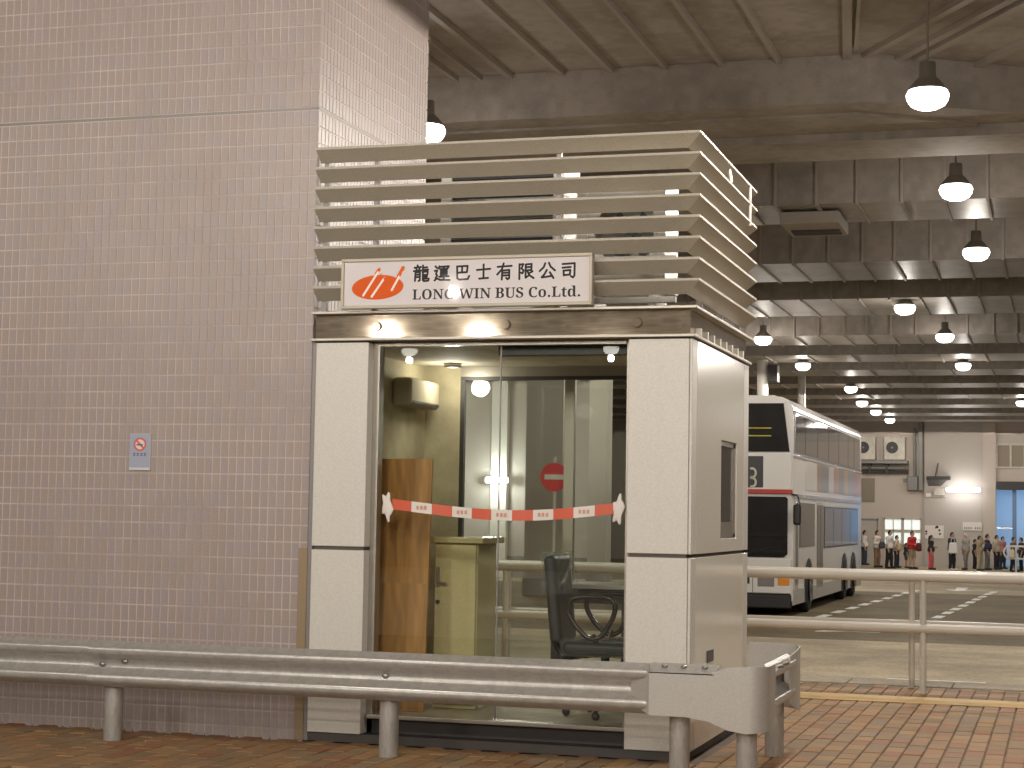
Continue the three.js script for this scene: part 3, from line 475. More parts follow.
// ------------------------------------------------------------------ crash barrier round the kiosk
{
  const o = thing('crash_barrier', 'galvanised corrugated steel crash barrier wrapping round the kiosk corner', 'guardrail', [-4, 0, -11]);
  const prof = [[-0.156, 0.022], [-0.146, 0.036], [-0.118, 0.079], [-0.105, 0.085], [-0.084, 0.085], [-0.071, 0.079], [-0.032, 0.008], [-0.02, 0.0], [0.02, 0.0], [0.032, 0.008], [0.071, 0.079], [0.084, 0.085], [0.105, 0.085], [0.118, 0.079], [0.146, 0.036], [0.156, 0.022]];
  const closed = [...prof, ...prof.slice().reverse().map(([y, n]) => [y, n - 0.005])];
  const YC = 0.528, BZ = -11.015;
  const runX = (x0, x1) => toCreasedNormals(prism('x', closed.map(([y, n]) => [BZ + n, YC + y]).reverse(), x0, x1), 0.6);
  const lap = -6.18;
  part(o, 'beam', metric(runX(-9.6, lap + 0.16)), M.galv); const b2 = runX(lap - 0.16, -2.36); b2.translate(0, 0, 0.006); part(o, 'beam', metric(b2), M.galv);
  for (const [x, y] of [[-6.27, 0.52], [-6.10, 0.545], [-4.2, 0.53]]) part(o, 'bolt', (() => { const g = new THREE.SphereGeometry(0.017, 10, 6); g.scale(1.5, 1, 0.6); g.translate(x, y, BZ + 0.013); return clean(g); })(), M.bolt);
  // bent plate: a sheet that follows a path in plan, with its own top and bottom at each point
  const bent = (path, th) => { const P = []; const off = path.map((p, i) => { const a = path[Math.max(0, i - 1)], b = path[Math.min(path.length - 1, i + 1)]; const dx = b[0] - a[0], dz = b[1] - a[1], l = Math.hypot(dx, dz); return [dz / l * th, -dx / l * th]; });
    for (let i = 0; i < path.length - 1; i++) { const [x0, z0, t0, u0] = path[i], [x1, z1, t1, u1] = path[i + 1], [ox0, oz0] = off[i], [ox1, oz1] = off[i + 1]; P.push(hexa([[x0, u0, z0], [x1, u1, z1], [x1 + ox1, u1, z1 + oz1], [x0 + ox0, u0, z0 + oz0], [x0, t0, z0], [x1, t1, z1], [x1 + ox1, t1, z1 + oz1], [x0 + ox0, t0, z0 + oz0]])); } return toCreasedNormals(join(P), 0.5); };
  const ZF = -10.918, XS = -1.70, r = 0.13, path = [];
  path.push([-2.43, ZF, 0.636, 0.372], [-2.2, ZF, 0.636, 0.370], [-2.06, ZF, 0.640, 0.350], [-2.0, ZF, 0.658, 0.325], [-1.94, ZF, 0.682, 0.302], [XS - r, ZF, 0.688, 0.285]);
  for (let i = 1; i <= 6; i++) { const a = i / 6 * Math.PI / 2; path.push([XS - r + r * Math.sin(a), ZF - r + r * Math.cos(a), 0.69, 0.285 + 0.02 * i / 6]); }
  path.push([XS, ZF - 0.22, 0.69, 0.34], [XS, ZF - 0.34, 0.69, 0.372]);
  part(o, 'corner_plate', bent(path, 0.007), M.galvDull, 'smooth flat plate bent round the corner');
  part(o, 'lap_plate', bent([[-2.56, BZ + 0.03, 0.62, 0.44], [-2.43, ZF + 0.001, 0.684, 0.372]], 0.006), M.galvDull);
  part(o, 'top_lip', hexa([[-2.43, 0.630, ZF], [-2.03, 0.630, ZF], [-1.99, 0.682, ZF - 0.07], [-2.43, 0.682, ZF - 0.07], [-2.43, 0.637, ZF], [-2.03, 0.637, ZF], [-1.99, 0.690, ZF - 0.07], [-2.43, 0.690, ZF - 0.07]]), M.galv, 'bright slanted top edge of the plate');
  for (const x of [-2.34, -2.22, -2.09]) part(o, 'bolt', (() => { const g = new THREE.SphereGeometry(0.02, 10, 6); g.scale(1, 0.6, 1); g.translate(x, 0.672, ZF - 0.042); return clean(g); })(), M.bolt);
  // side run and its end
  const side = toCreasedNormals(prism('z', closed.map(([y, n]) => [XS - 0.09 + n, YC + y]).reverse(), -12.22, ZF - 0.30), 0.6); part(o, 'beam', metric(side), M.galv);
  part(o, 'end_plate', bent([[XS - 0.012, -11.98, 0.685, 0.37], [XS - 0.012, -12.3, 0.70, 0.31], [XS - 0.02, -12.52, 0.712, 0.275], [XS - 0.06, -12.62, 0.715, 0.275], [XS - 0.16, -12.66, 0.72, 0.28], [XS - 0.40, -12.66, 0.725, 0.29]], 0.006), M.galvDull, 'flat fish-tail end plate turned inwards');
  for (const [z, y] of [[-11.5, 0.655], [-11.75, 0.655]]) part(o, 'bolt', cyl([XS - 0.03, y, z], [XS + 0.012, y + 0.012, z], 0.018), M.bolt);
  for (const [x, z, h] of [[-8.25, -11.09, 0.5], [-6.22, -11.09, 0.5], [-4.2, -11.09, 0.5], [-2.27, -11.09, 0.5], [-1.845, -11.06, 0.6], [-1.845, -12.18, 0.6]]) part(o, 'post', lathe([[0, 0], [0.064, 0], [0.064, h - 0.02], [0.05, h], [0, h]], 24).translate(x, 0, z), M.galvPost);
}
// ------------------------------------------------------------------ pedestrian railings along the kerb
function railing(z, r, rp, posts, label) {
  const o = thing('pedestrian_railing', label, 'railing', [-3, 0, z]);
  part(o, 'top_rail', cyl([-12, 1.072, z], [4, 1.072, z], r, r, 20), M.railTube);
  part(o, 'lower_rail', cyl([-12, 0.596, z], [4, 0.596, z], r * 1.0, r * 1.0, 20), M.railTube);
  for (const x of posts) part(o, 'post', cyl([x, 0.0, z], [x, 1.07, z], rp, rp, 16), M.railPost);
}
railing(-17.06, 0.046, 0.030, [-9.3, -7.28, -5.26, -3.24, -1.216, 0.8, 2.8], 'grey tubular pedestrian railing on the brick paving side of the pair');
railing(-17.62, 0.046, 0.029, [-9.45, -7.43, -5.40, -3.38, -1.36, 0.66, 2.7], 'grey tubular pedestrian railing right at the kerb');

// ------------------------------------------------------------------ double-decker bus
{
  const X0 = -7.4, X1 = -4.9, ZF = -34.5, ZR = -46.85, o = thing('double_decker_bus', 'white double-decker bus with red stripe parked beyond the kiosk', 'bus', [-6.15, -0.3, -40.6]);
  const H = 3.93;
  const sect = [[X0, 0.0], [X1, 0.0], [X1, 3.55], [X1 - 0.03, 3.75], [X1 - 0.10, 3.87], [X1 - 0.25, H], [X0 + 0.25, H], [X0 + 0.10, 3.87], [X0 + 0.03, 3.75], [X0, 3.55]];
  part(o, 'body', prism('z', sect, ZR, ZF - 0.05), M.busWhite);
  // front face pieces, slightly proud
  const f = (n, x0, x1, y0, y1, m, d = 0.02, r = 0.02, label) => part(o, n, bx(x0, x1, y0, y1, ZF - 0.05, ZF + d, r), m, label);
  f('front_panel', X0 + 0.02, X1 - 0.02, 2.06, 2.86, M.busWhite, 0.012, 0.03); f('front_panel', X0 + 0.02, X1 - 0.02, 0.14, 0.83, M.busWhite, 0.02, 0.03);
  part(o, 'roof_dome', prism('z', [[X0 + 0.1, 3.80], [X1 - 0.14, 3.80], [X1 - 0.2, 3.88], [X1 - 0.36, 3.955], [X0 + 0.36, 3.955], [X0 + 0.2, 3.88]], ZF - 0.06, ZF + 0.015), M.busWhite);
  part(o, 'upper_windscreen', prism('z', [[X0 + 0.12, 2.87], [X1 - 0.07, 2.87], [X1 - 0.19, 3.80], [X1 - 0.26, 3.84], [X0 + 0.26, 3.84], [X0 + 0.19, 3.80]], ZF - 0.05, ZF + 0.005), M.busGlass, 'dark upper deck windscreen');
  for (const y of [3.17, 3.32]) part(o, 'grab_bar', cyl([X0 + 0.3, y, ZF + 0.016], [X1 - 0.42, y, ZF + 0.016], 0.012), M.yellowBar, 'yellow grab bar');
  const ds = f('destination_display', -6.9, -5.47, 2.17, 2.78, M.displayBlack, 0.022, 0.015, 'black route display');
  // the digit three on the display
  const d3 = []; const cx = -5.69, cy = 2.36; for (const [y0, k] of [[cy + 0.09, 1], [cy - 0.09, 1]]) { const s = new THREE.TorusGeometry(0.075, 0.022, 6, 14, Math.PI * 1.25); s.rotateZ(-Math.PI * 0.62); s.scale(1, 1.15, 0.5); s.translate(cx, y0, ZF + 0.026); d3.push(clean(s)); }
  part(ds, 'route_digit', d3, mat([0.62, 0.60, 0.52], 0.5), 'pale digit 3');
  f('red_stripe', X0 + 0.01, X1 - 0.01, 2.055, 2.14, M.busRed, 0.026, 0.01, 'red stripe above the windscreen');
  part(o, 'lower_windscreen', prism('z', [[X0 + 0.12, 0.90], [X0 + 0.18, 0.84], [X1 - 0.17, 0.84], [X1 - 0.10, 0.90], [X1 - 0.10, 1.96], [X1 - 0.14, 2.0], [X0 + 0.14, 2.0], [X0 + 0.12, 1.96]], ZF - 0.05, ZF + 0.008), M.busGlass, 'dark driver windscreen');
  part(o, 'wiper', cyl([-5.9, 0.86, ZF + 0.02], [-5.3, 1.02, ZF + 0.02], 0.012), M.black);
  f('number_plate', -6.4, -5.72, 0.32, 0.46, M.black, 0.024, 0.004);
  part(o, 'grille', bx(-5.665, -5.655, 0.16, 0.5, ZF, ZF + 0.024), M.black);
  f('headlamp', -5.57, -5.24, 0.27, 0.455, M.lensGrey, 0.03, 0.02, 'grey headlamp lens'); f('indicator', -5.18, -4.95, 0.30, 0.45, M.amber, 0.03, 0.015, 'amber indicator lamp');
  f('bumper', X0 + 0.02, X1 - 0.02, -0.14, 0.135, M.black, 0.03, 0.03, 'black front skirt');
  for (const x of [X0 - 0.1, X1 + 0.16]) { const m = part(o, 'mirror', (() => { const g = new RoundedBoxGeometry(0.15, 0.40, 0.1, 2, 0.05); g.translate(x - 0.06, 1.66, ZF + 0.12); return clean(g); })(), M.black, 'black wing mirror'); part(m, 'mirror_arm', tube([[x, 1.85, ZF + 0.14], [x < -6 ? x + 0.05 : x - 0.06, 2.02, ZF + 0.1], [x < -6 ? x + 0.14 : x - 0.18, 2.04, ZF + 0.0]], 0.018, 6, false, 14), M.black); }
  // side: panels a little proud of the body
  const s = (n, z0, z1, y0, y1, m, d = 0.012, label, r = 0.006) => part(o, n, bx(X1 - 0.02, X1 + d, y0, y1, z1, z0, r), m, label);
  const U0 = 2.84, U1 = 3.62; const cuts = [-34.75, -36.1, -38.0, -39.9, -41.8, -43.7, -45.0, -46.4];
  s('window_band', -34.62, -46.6, U0 - 0.03, U1 + 0.05, M.frameDark, 0.008);
  for (let i = 0; i < cuts.length - 1; i++) s('upper_window', cuts[i] - 0.04, cuts[i + 1] + 0.02, U0 + 0.02, U1, M.busSideGlass, 0.014, 'upper deck side window');
  s('roof_gutter', -34.55, -46.8, 3.66, 3.71, M.busSilver, 0.03); s('waist_strip', -34.55, -46.8, U0 - 0.08, U0 - 0.035, M.busSilver, 0.022);
  const adv = [[0.62, 0.58, 0.52], [0.30, 0.15, 0.06], [0.16, 0.16, 0.17], [0.55, 0.52, 0.5], [0.36, 0.17, 0.09], [0.12, 0.13, 0.16], [0.42, 0.26, 0.14], [0.20, 0.20, 0.24], [0.33, 0.12, 0.09]];
  const az = [-36.3, -38.0, -38.7, -40.0, -40.9, -41.9, -42.9, -43.8, -45.0, -46.6]; adv.forEach((c, i) => s('side_poster', az[i], az[i + 1], 2.16, 2.74, mat(c.map((v) => v * 0.75), 0.28, 0), 0.010, 'coloured block of the side advertisement', 0.002));
  s('lower_strip', -34.55, -46.8, 1.98, 2.06, M.busSilver, 0.02);
  s('front_door', -34.75, -35.25, 0.05, 1.98, M.busGrey, 0.012, 'grey folding front door'); s('door_pane', -34.85, -35.15, 0.3, 1.9, M.busSideGlass, 0.016);
  s('cab_window', -35.45, -37.65, 1.02, 1.9, M.busSideGlass, 0.014, 'grey tinted window between the doors');
  s('exit_door', -37.95, -39.1, 0.0, 1.95, M.busGrey, 0.012, 'grey exit door'); s('door_pane', -38.05, -38.5, 0.15, 1.88, M.busSideGlass, 0.018); s('door_pane', -38.56, -39.02, 0.15, 1.88, M.busSideGlass, 0.018);
  const wz = [-39.3, -40.9, -42.5, -44.2, -45.9]; s('window_band', -39.24, -46.0, 0.95, 1.86, M.frameDark, 0.008); for (let i = 0; i < 4; i++) s('lower_window', wz[i] - 0.03, wz[i + 1] + 0.03, 0.98, 1.83, M.busBlue, 0.014, 'blue tinted lower deck window');
  s('skirt', -34.6, -46.8, -0.08, 0.22, M.busGrey, 0.008, 'grey lower skirt');
  // wheels in dark arches
  for (const z of [-36.8, -43.1, -45.0]) for (const sd of [0, 1]) {
    const xa = sd ? X1 - 0.3 : X0, xb = sd ? X1 + 0.012 : X0 + 0.3;
    const arch = Array.from({ length: 15 }, (_, i) => { const a = i / 14 * Math.PI; return [z + 0.62 * Math.cos(a), 0.18 + 0.60 * Math.sin(a)]; }); part(o, 'wheel_arch', prism('x', [[z + 0.62, -0.09], ...arch, [z - 0.62, -0.09]], xa, xb + 0.002), M.black);
    const t = lathe([[0.0, 0.0], [0.26, 0.0], [0.42, 0.02], [0.485, 0.06], [0.485, 0.24], [0.42, 0.28], [0.0, 0.28]], 28); t.rotateZ(-Math.PI / 2); t.translate(sd ? X1 - 0.255 : X0 - 0.025, 0.185, z); const tm = part(o, 'wheel', t, M.rubber, 'black tyre');
    const hb = lathe([[0, 0.0], [0.22, 0.0], [0.27, 0.035], [0.24, 0.012], [0.10, 0.01], [0.08, 0.05], [0, 0.05]], 20); hb.rotateZ(sd ? -Math.PI / 2 : Math.PI / 2); hb.translate(sd ? X1 + 0.022 : X0 - 0.022, 0.185, z); part(tm, 'hub', hb, M.hub);
  }
}
// ------------------------------------------------------------------ round columns and the sign seen beyond
function column(x, z, r, h0, label) { const c = structure('column', label, 'column', [x, h0, z]); part(c, 'shaft', cyl([x, h0, z], [x, SLAB, z], r, r, 24), M.columnWhite); part(c, 'collar', cyl([x, h0, z], [x, h0 + 0.25, z], r + 0.03, r + 0.02, 24), M.ribLight); }
column(-7.97, -50, 0.155, -0.33, 'slim round white column rising behind the bus roof front'); column(-7.97, -58, 0.13, -0.40, 'slimmer round white column beyond, above the bus roof');
{
  const bxs = thing('hanging_box', 'dark box hanging beside the slim white column', 'box', [-7.55, 5.35, -50]);
  part(bxs, 'case', bx(-7.8, -7.52, 5.38, 5.86, -50.2, -49.8, 0.02), M.farBlack); part(bxs, 'arm', cyl([-7.66, 5.86, -50], [-7.66, SLAB, -50], 0.02), M.housing);
  const px = structure('pillar', 'pale tiled square pillar on the far roadway seen through the kiosk', 'pillar', [-11.45, -0.3, -40.5]);
  part(px, 'shaft', bx(-11.9, -11.0, -0.3, SLAB, -41, -40, 0.01), M.farPale); part(px, 'base_band', bx(-11.93, -10.97, -0.3, 0.1, -41.03, -39.97, 0.01), M.farDark);
  const p2 = structure('pillar', 'second pale square pillar beyond the kiosk back window', 'pillar', [-9.6, -0.3, -44.5]);
  part(p2, 'shaft', bx(-12.05, -11.55, -0.3, SLAB, -47, -46.4, 0.01), M.farPale); part(p2, 'base_band', bx(-12.08, -11.52, -0.3, 0.1, -47.03, -46.37, 0.01), M.farDark);
  const n = thing('no_entry_sign', 'round red no entry sign with a white bar on a grey pole', 'sign', [-9.8, -0.3, -35]);
  part(n, 'pole', cyl([-9.8, -0.3, -35.04], [-9.8, 2.75, -35.04], 0.035), M.railPost);
  part(n, 'disc', cyl([-9.8, 2.34, -35.02], [-9.8, 2.34, -34.99], 0.29, 0.29, 36), mat([0.55, 0.03, 0.035], 0.4));
  part(n, 'white_bar', bx(-10.0, -9.6, 2.29, 2.39, -34.99, -34.982), M.paintWhite);
}
{
  const r = structure('wall_left_far', 'pale plain wall across the roadway seen through the kiosk glass', 'wall', [-25, -0.4, -52]);
  part(r, 'wall_panel', bx(-46, -13.4, -0.45, SLAB, -52.4, -52, 0.01), M.farPale); part(r, 'base_band', bx(-46, -13.38, -0.45, 0.3, -52, -51.96), M.farDark);
  for (const x of [-22.5, -19.4, -16.24]) part(r, 'pilaster', bx(x - 0.25, x + 0.25, -0.45, SLAB, -52, -51.75, 0.01), M.columnWhite);
}
{
  const X = -16.24, Y = 2.58, Z = -51.66, t = thing('tube_light', 'short glowing tube light on the wall across the roadway seen through the kiosk', 'lamp', [X, Y, Z]);
  part(t, 'tube', bx(X - 0.36, X + 0.36, Y - 0.09, Y + 0.09, Z, Z + 0.16, 0.05), M.tubeGlow, 'glowing diffuser'); part(t, 'bracket', bx(X - 0.1, X + 0.1, Y - 0.06, Y + 0.06, -51.745, Z), M.housing);
  const ra = new THREE.RectAreaLight(new THREE.Color().setRGB(0.95, 0.98, 1.0), 30, 0.72, 0.18); ra.position.set(0, 0, 0.18); ra.rotation.y = Math.PI; ra.name = 'tube_area_light'; t.add(ra);
  const pl = new THREE.PointLight(new THREE.Color().setRGB(0.95, 0.98, 1.0), 9, 0, 2); pl.position.set(0, 0, 0.5); pl.castShadow = true; pl.shadow.radius = 5; pl.name = 'tube_point_light'; t.add(pl);
}
// ------------------------------------------------------------------ far wall of the terminus
const S = 1.105, fx = (x) => x * S, fy = (y) => 1.6 + (y - 1.6) * S, FW = -76 * S;
const fb = (x0, x1, y0, y1, d0, d1, r = 0) => bx(fx(x0), fx(x1), fy(y0), fy(y1), FW + d0, FW + d1, r);
{
  const w = structure('wall_back', 'beige far wall of the bus terminus', 'wall', [fx(-5), -0.5, FW]);
  part(w, 'wall_panel', fb(-45, -5.36, -0.31, 5.9, -0.4, 0), M.farWall); part(w, 'wall_panel', fb(-5.36, -3.0, -0.31, 5.9, -0.4, 0.12), M.farPale);
  part(w, 'pier', fb(-3.0, -2.5, -0.31, 5.9, -0.4, 0.35), M.farWall, 'pier between wall and opening');
  part(w, 'lintel', fb(-2.5, 25, 2.9, 5.9, -0.4, 0.1), M.farWall); part(w, 'wall_panel', fb(-0.4, 25, -0.31, 2.9, -0.4, 0.1), M.farWall);
  part(w, 'shutter_box', fb(-2.45, -0.4, 2.88, 3.22, 0.1, 0.4, 0.02), M.farBlack, 'dark roller shutter box over the opening');
  part(w, 'pale_band', fb(-2.45, 6, 4.8, 5.2, 0.1, 0.16), M.farPale);
  part(w, 'upper_strip', fb(-12, -5.6, 4.02, 5.9, 0.0, 0.06), M.farWall);
  // bluish lobby behind the opening
  const r = structure('lobby', 'bluish lit glazed lobby behind the far opening', 'lobby', [fx(-1.4), -0.5, FW - 2]);
  part(r, 'back_panel', fb(-3.4, 1, -0.31, 3.6, -5.2, -5.0), M.blueWall); part(r, 'side_panel', fb(-3.5, -3.4, -0.31, 3.6, -5.2, -0.42), M.blueWall); part(r, 'side_panel', fb(1, 1.1, -0.31, 3.6, -5.2, -0.42), M.blueWall);
  part(r, 'ceiling_panel', fb(-3.5, 1.1, 3.6, 3.7, -5.2, -0.42), M.blueWall); part(r, 'floor_panel', fb(-3.5, 1.1, -0.36, -0.31, -5.2, -0.42), M.interiorFloor);
  part(r, 'post', fb(-1.86, -1.70, -0.31, 2.88, -0.3, -0.1), mat([0.12, 0.22, 0.40], 0.4)); part(r, 'transom', fb(-2.5, -1.86, 1.30, 1.36, -0.25, -0.15), M.busSilver);
  const lt = thing('lobby_light', 'bluish-white tube light inside the far lobby', 'lamp', [fx(-1.4), fy(3.4), FW - 2.5]);
  part(lt, 'diffuser', bx(fx(-2.2), fx(-0.4), fy(3.5), fy(3.58), FW - 2.7, FW - 2.3, 0.02), glow([0.75, 0.88, 1.0], 3)); part(lt, 'batten', bx(fx(-2.2), fx(-0.4), fy(3.57), fy(3.6), FW - 2.6, FW - 2.4), M.white);
  const L = new THREE.RectAreaLight(new THREE.Color().setRGB(0.55, 0.76, 1.0), 34, 2.0, 0.4); L.position.set(0, fy(3.48) - fy(3.4) - 0.02, 0); L.rotation.x = -Math.PI / 2; L.name = 'lobby_area_light'; lt.add(L);
}
const fw = (name, label, cat, group) => thing(name, label, cat, [0, 0, 0], group);
{
  // windows
  const win = structure('window_1', 'dark window high above the far opening', 'window', [fx(-1.9), fy(3.8), FW + 0.15]);
  part(win, 'window_frame', [fb(-2.5, -2.42, 3.8, 4.75, 0.1, 0.22), fb(-1.95, -1.88, 3.8, 4.75, 0.1, 0.22), fb(-1.4, -1.33, 3.8, 4.75, 0.1, 0.22), fb(-2.5, -1.33, 3.76, 3.83, 0.1, 0.24), fb(-2.5, -1.33, 4.7, 4.76, 0.1, 0.22)], M.cream);
  part(win, 'pane', fb(-2.42, -1.95, 3.83, 4.7, 0.11, 0.14), M.vent); part(win, 'pane', fb(-1.88, -1.4, 3.83, 4.7, 0.11, 0.14), M.vent);
  const lw = structure('window_2', 'lit office window with pale panes behind the queue', 'window', [fx(-6.2), fy(0.6), FW]);
  part(lw, 'window_frame', [fb(-7.0, -6.95, 0.55, 1.66, 0, 0.12), fb(-6.30, -6.18, 0.55, 1.66, 0, 0.12), fb(-5.53, -5.48, 0.55, 1.66, 0, 0.12), fb(-7.0, -5.48, 1.60, 1.66, 0, 0.12), fb(-7.0, -5.48, 0.55, 0.60, 0, 0.14), fb(-7.0, -5.48, 1.06, 1.19, 0, 0.10), fb(-6.64, -6.60, 0.60, 1.60, 0, 0.10), fb(-5.88, -5.85, 0.60, 1.60, 0, 0.10)], M.cream);
  for (const [x0, x1] of [[-6.95, -6.64], [-6.60, -6.30], [-6.18, -5.88], [-5.85, -5.53]]) for (const [y0, y1] of [[0.60, 1.06], [1.19, 1.60]]) part(lw, 'pane', fb(x0, x1, y0, y1, 0.02, 0.05), M.litPane);
  const lr = new THREE.RectAreaLight(new THREE.Color().setRGB(0.8, 0.95, 0.93), 1.2, 1.5, 1.0); lr.position.set(fx(-6.23) - fx(-6.2), 0.55, 0.2); lr.rotation.y = Math.PI; lr.name = 'window_area_light'; lw.add(lr);
  const dr = structure('door_1', 'plain beige door in the far wall beside the bus tail', 'door', [fx(-7.6), -0.5, FW]);
  part(dr, 'door_leaf', fb(-7.95, -7.3, -0.3, 1.55, 0, 0.05, 0.01), M.farPale); part(dr, 'door_frame', [fb(-7.3, -7.24, -0.3, 1.62, 0, 0.08), fb(-8.02, -7.24, 1.55, 1.62, 0, 0.08)], M.farDark); part(dr, 'door_handle', fb(-7.42, -7.36, 0.6, 0.64, 0.05, 0.1), M.bolt);
  // condensers on the far ledge
  const ld = fw('service_ledge', 'dark steel ledge with pipes under the far condensers', 'ledge');
  part(ld, 'shelf', fb(-9, -6.0, 3.9, 4.03, 0.0, 0.9), M.duct); part(ld, 'pipe', cyl([fx(-9), fy(3.72), FW + 0.5], [fx(-6.0), fy(3.72), FW + 0.5], 0.09), M.duct); part(ld, 'pipe', cyl([fx(-9), fy(3.56), FW + 0.35], [fx(-6.0), fy(3.56), FW + 0.35], 0.06), M.farBlack); part(ld, 'bracket', fb(-6.9, -6.8, 3.5, 3.95, 0.06, 0.6), M.farBlack); part(ld, 'bracket', fb(-7.6, -7.5, 3.5, 3.95, 0.06, 0.6), M.farBlack);
  for (const [x0, x1, lab] of [[-8.1, -7.3, 'cream wall condenser with round fan on the far ledge beside the bus roof'], [-6.95, -6.1, 'cream wall condenser with round fan on the far ledge beside the vertical duct']]) {
    const c = fw('wall_condenser', lab, 'air conditioner', 'condensers on the far ledge'), cx = fx((x0 + x1) / 2 - 0.09), cy = fy(4.56);
    part(c, 'casing', fb(x0, x1, 4.05, 5.02, 0.15, 0.8, 0.03), M.cream); part(c, 'fan_guard', cyl([cx, cy, FW + 0.8], [cx, cy, FW + 0.83], 0.27, 0.26, 26), M.fan); part(c, 'fan_hub', cyl([cx, cy, FW + 0.83], [cx, cy, FW + 0.85], 0.05), M.duct);
  }
  const du = fw('vertical_duct', 'tall dark duct with a bend on the far wall', 'duct'); part(du, 'riser', fb(-5.58, -5.40, 2.8, 5.7, 0.13, 0.45, 0.02), M.duct); part(du, 'elbow_box', fb(-6.05, -5.60, 2.8, 3.4, 0.13, 0.42, 0.04), M.duct); part(du, 'pipe', cyl([fx(-5.75), fy(3.4), FW + 0.3], [fx(-5.75), fy(5.4), FW + 0.3], 0.06), M.farDark);
  const v1 = fw('wall_vent', 'large brown louvred vent panel on the far wall', 'vent'); part(v1, 'vent_frame', fb(-7.95, -7.38, 2.3, 3.3, 0, 0.05, 0.01), M.vent); for (let i = 0; i < 6; i++) part(v1, 'vent_slat', fb(-7.9, -7.43, 2.36 + i * 0.155, 2.46 + i * 0.155, 0.05, 0.08), M.vent);
  const v2 = fw('wall_vent', 'small square vent on the far wall beside the duct', 'vent'); part(v2, 'vent_frame', fb(-6.27, -6.0, 3.05, 3.38, 0, 0.08, 0.01), M.cream); part(v2, 'vent_core', fb(-6.22, -6.05, 3.13, 3.3, 0.08, 0.1), M.vent);
  const tl = fw('tube_light', 'glowing white tube light fixed on the far wall', 'lamp'); part(tl, 'tube', bx(fx(-4.46), fx(-3.1), fy(2.77), fy(2.95), FW + 0.42, FW + 0.62, 0.06), M.tubeGlow, 'glowing diffuser'); part(tl, 'bracket', [fb(-4.2, -4.1, 2.8, 2.9, 0.12, 0.45), fb(-3.5, -3.4, 2.8, 2.9, 0.12, 0.45)], M.housing);
  const ra = new THREE.RectAreaLight(new THREE.Color().setRGB(0.97, 0.98, 1.0), 26, 1.5, 0.2); ra.position.set(fx(-3.78), fy(2.86), FW + 0.64); ra.rotation.y = Math.PI; ra.name = 'tube_area_light'; tl.add(ra);
  const pl = new THREE.PointLight(new THREE.Color().setRGB(0.97, 0.98, 1.0), 2.4, 0, 2); pl.position.set(fx(-3.78), fy(2.86), FW + 0.95); pl.castShadow = true; pl.shadow.radius = 5; pl.name = 'tube_point_light'; tl.add(pl);
  const ba = fw('wall_bracket', 'dark steel bracket arm above the tube light', 'bracket'); part(ba, 'arm', fb(-5.25, -4.3, 3.26, 3.4, 0.12, 0.6, 0.02), M.farBlack); part(ba, 'stay', cyl([fx(-4.9), fy(3.4), FW + 0.4], [fx(-4.8), fy(3.95), FW + 0.12], 0.03), M.duct); part(ba, 'brace', hexa([[fx(-5.2), fy(3.0), FW + 0.12], [fx(-4.7), fy(3.0), FW + 0.12], [fx(-4.7), fy(3.0), FW + 0.05], [fx(-5.2), fy(3.0), FW + 0.05], [fx(-5.25), fy(3.27), FW + 0.5], [fx(-4.4), fy(3.27), FW + 0.5], [fx(-4.4), fy(3.27), FW + 0.1], [fx(-5.25), fy(3.27), FW + 0.1]]), M.duct);
  const jb = fw('junction_box', 'small pale junction boxes below the dark bracket arm', 'box'); part(jb, 'box_body', fb(-5.28, -5.08, 2.55, 2.7, 0.12, 0.25, 0.01), M.white); part(jb, 'conduit', fb(-5.08, -4.5, 2.56, 2.61, 0.12, 0.2), M.cream); part(jb, 'box_body', fb(-4.95, -4.55, 2.62, 2.9, 0.12, 0.3, 0.01), M.cream);
  // notices
  const canvasTex = (w, h, f) => { const cv = document.createElement('canvas'); cv.width = w; cv.height = h; f(cv.getContext('2d')); const t = new THREE.CanvasTexture(cv); t.colorSpace = THREE.SRGBColorSpace; return t; };
  const board = (name, label, x0, x1, y0, y1, tx, d) => { const o = fw(name, label, 'notice'); part(o, 'board', fb(x0, x1, y0, y1, d, d + 0.05, 0.005), M.white); const p = new THREE.PlaneGeometry(fx(x1) - fx(x0) - 0.02, fy(y1) - fy(y0) - 0.02); p.translate(fx((x0 + x1) / 2), fy((y0 + y1) / 2), FW + d + 0.053); part(o, 'print', p, new THREE.MeshPhysicalMaterial({ map: tx, roughness: 0.6 })); };
  board('notice_board', 'white notice board with black blots behind the dark-jacketed woman', -5.34, -4.58, 0.85, 1.38, canvasTex(192, 128, (g) => { g.fillStyle = '#d8cfc8'; g.fillRect(0, 0, 192, 128); g.fillStyle = '#2a2422'; for (const [x, y, r] of [[14, 60, 12], [14, 84, 10], [126, 12, 16], [150, 46, 11], [156, 84, 11], [112, 22, 8]]) { g.beginPath(); g.ellipse(x, y, r, r * 0.9, 0, 0, 7); g.fill(); } }), 0.12);
  board('notice_board', 'white strip sign with a line of dark lettering on the far wall', -3.82, -3.04, 1.2, 1.53, canvasTex(192, 80, (g) => { g.fillStyle = '#d2cac2'; g.fillRect(0, 0, 192, 80); g.fillStyle = '#3a3330'; for (let i = 0; i < 8; i++) if (i !== 4) { g.fillRect(10 + i * 22, 50, 15, 4); g.fillRect(14 + i * 22, 46, 5, 20); g.fillRect(10 + i * 22, 60, 15, 4); } }), 0.12);
}
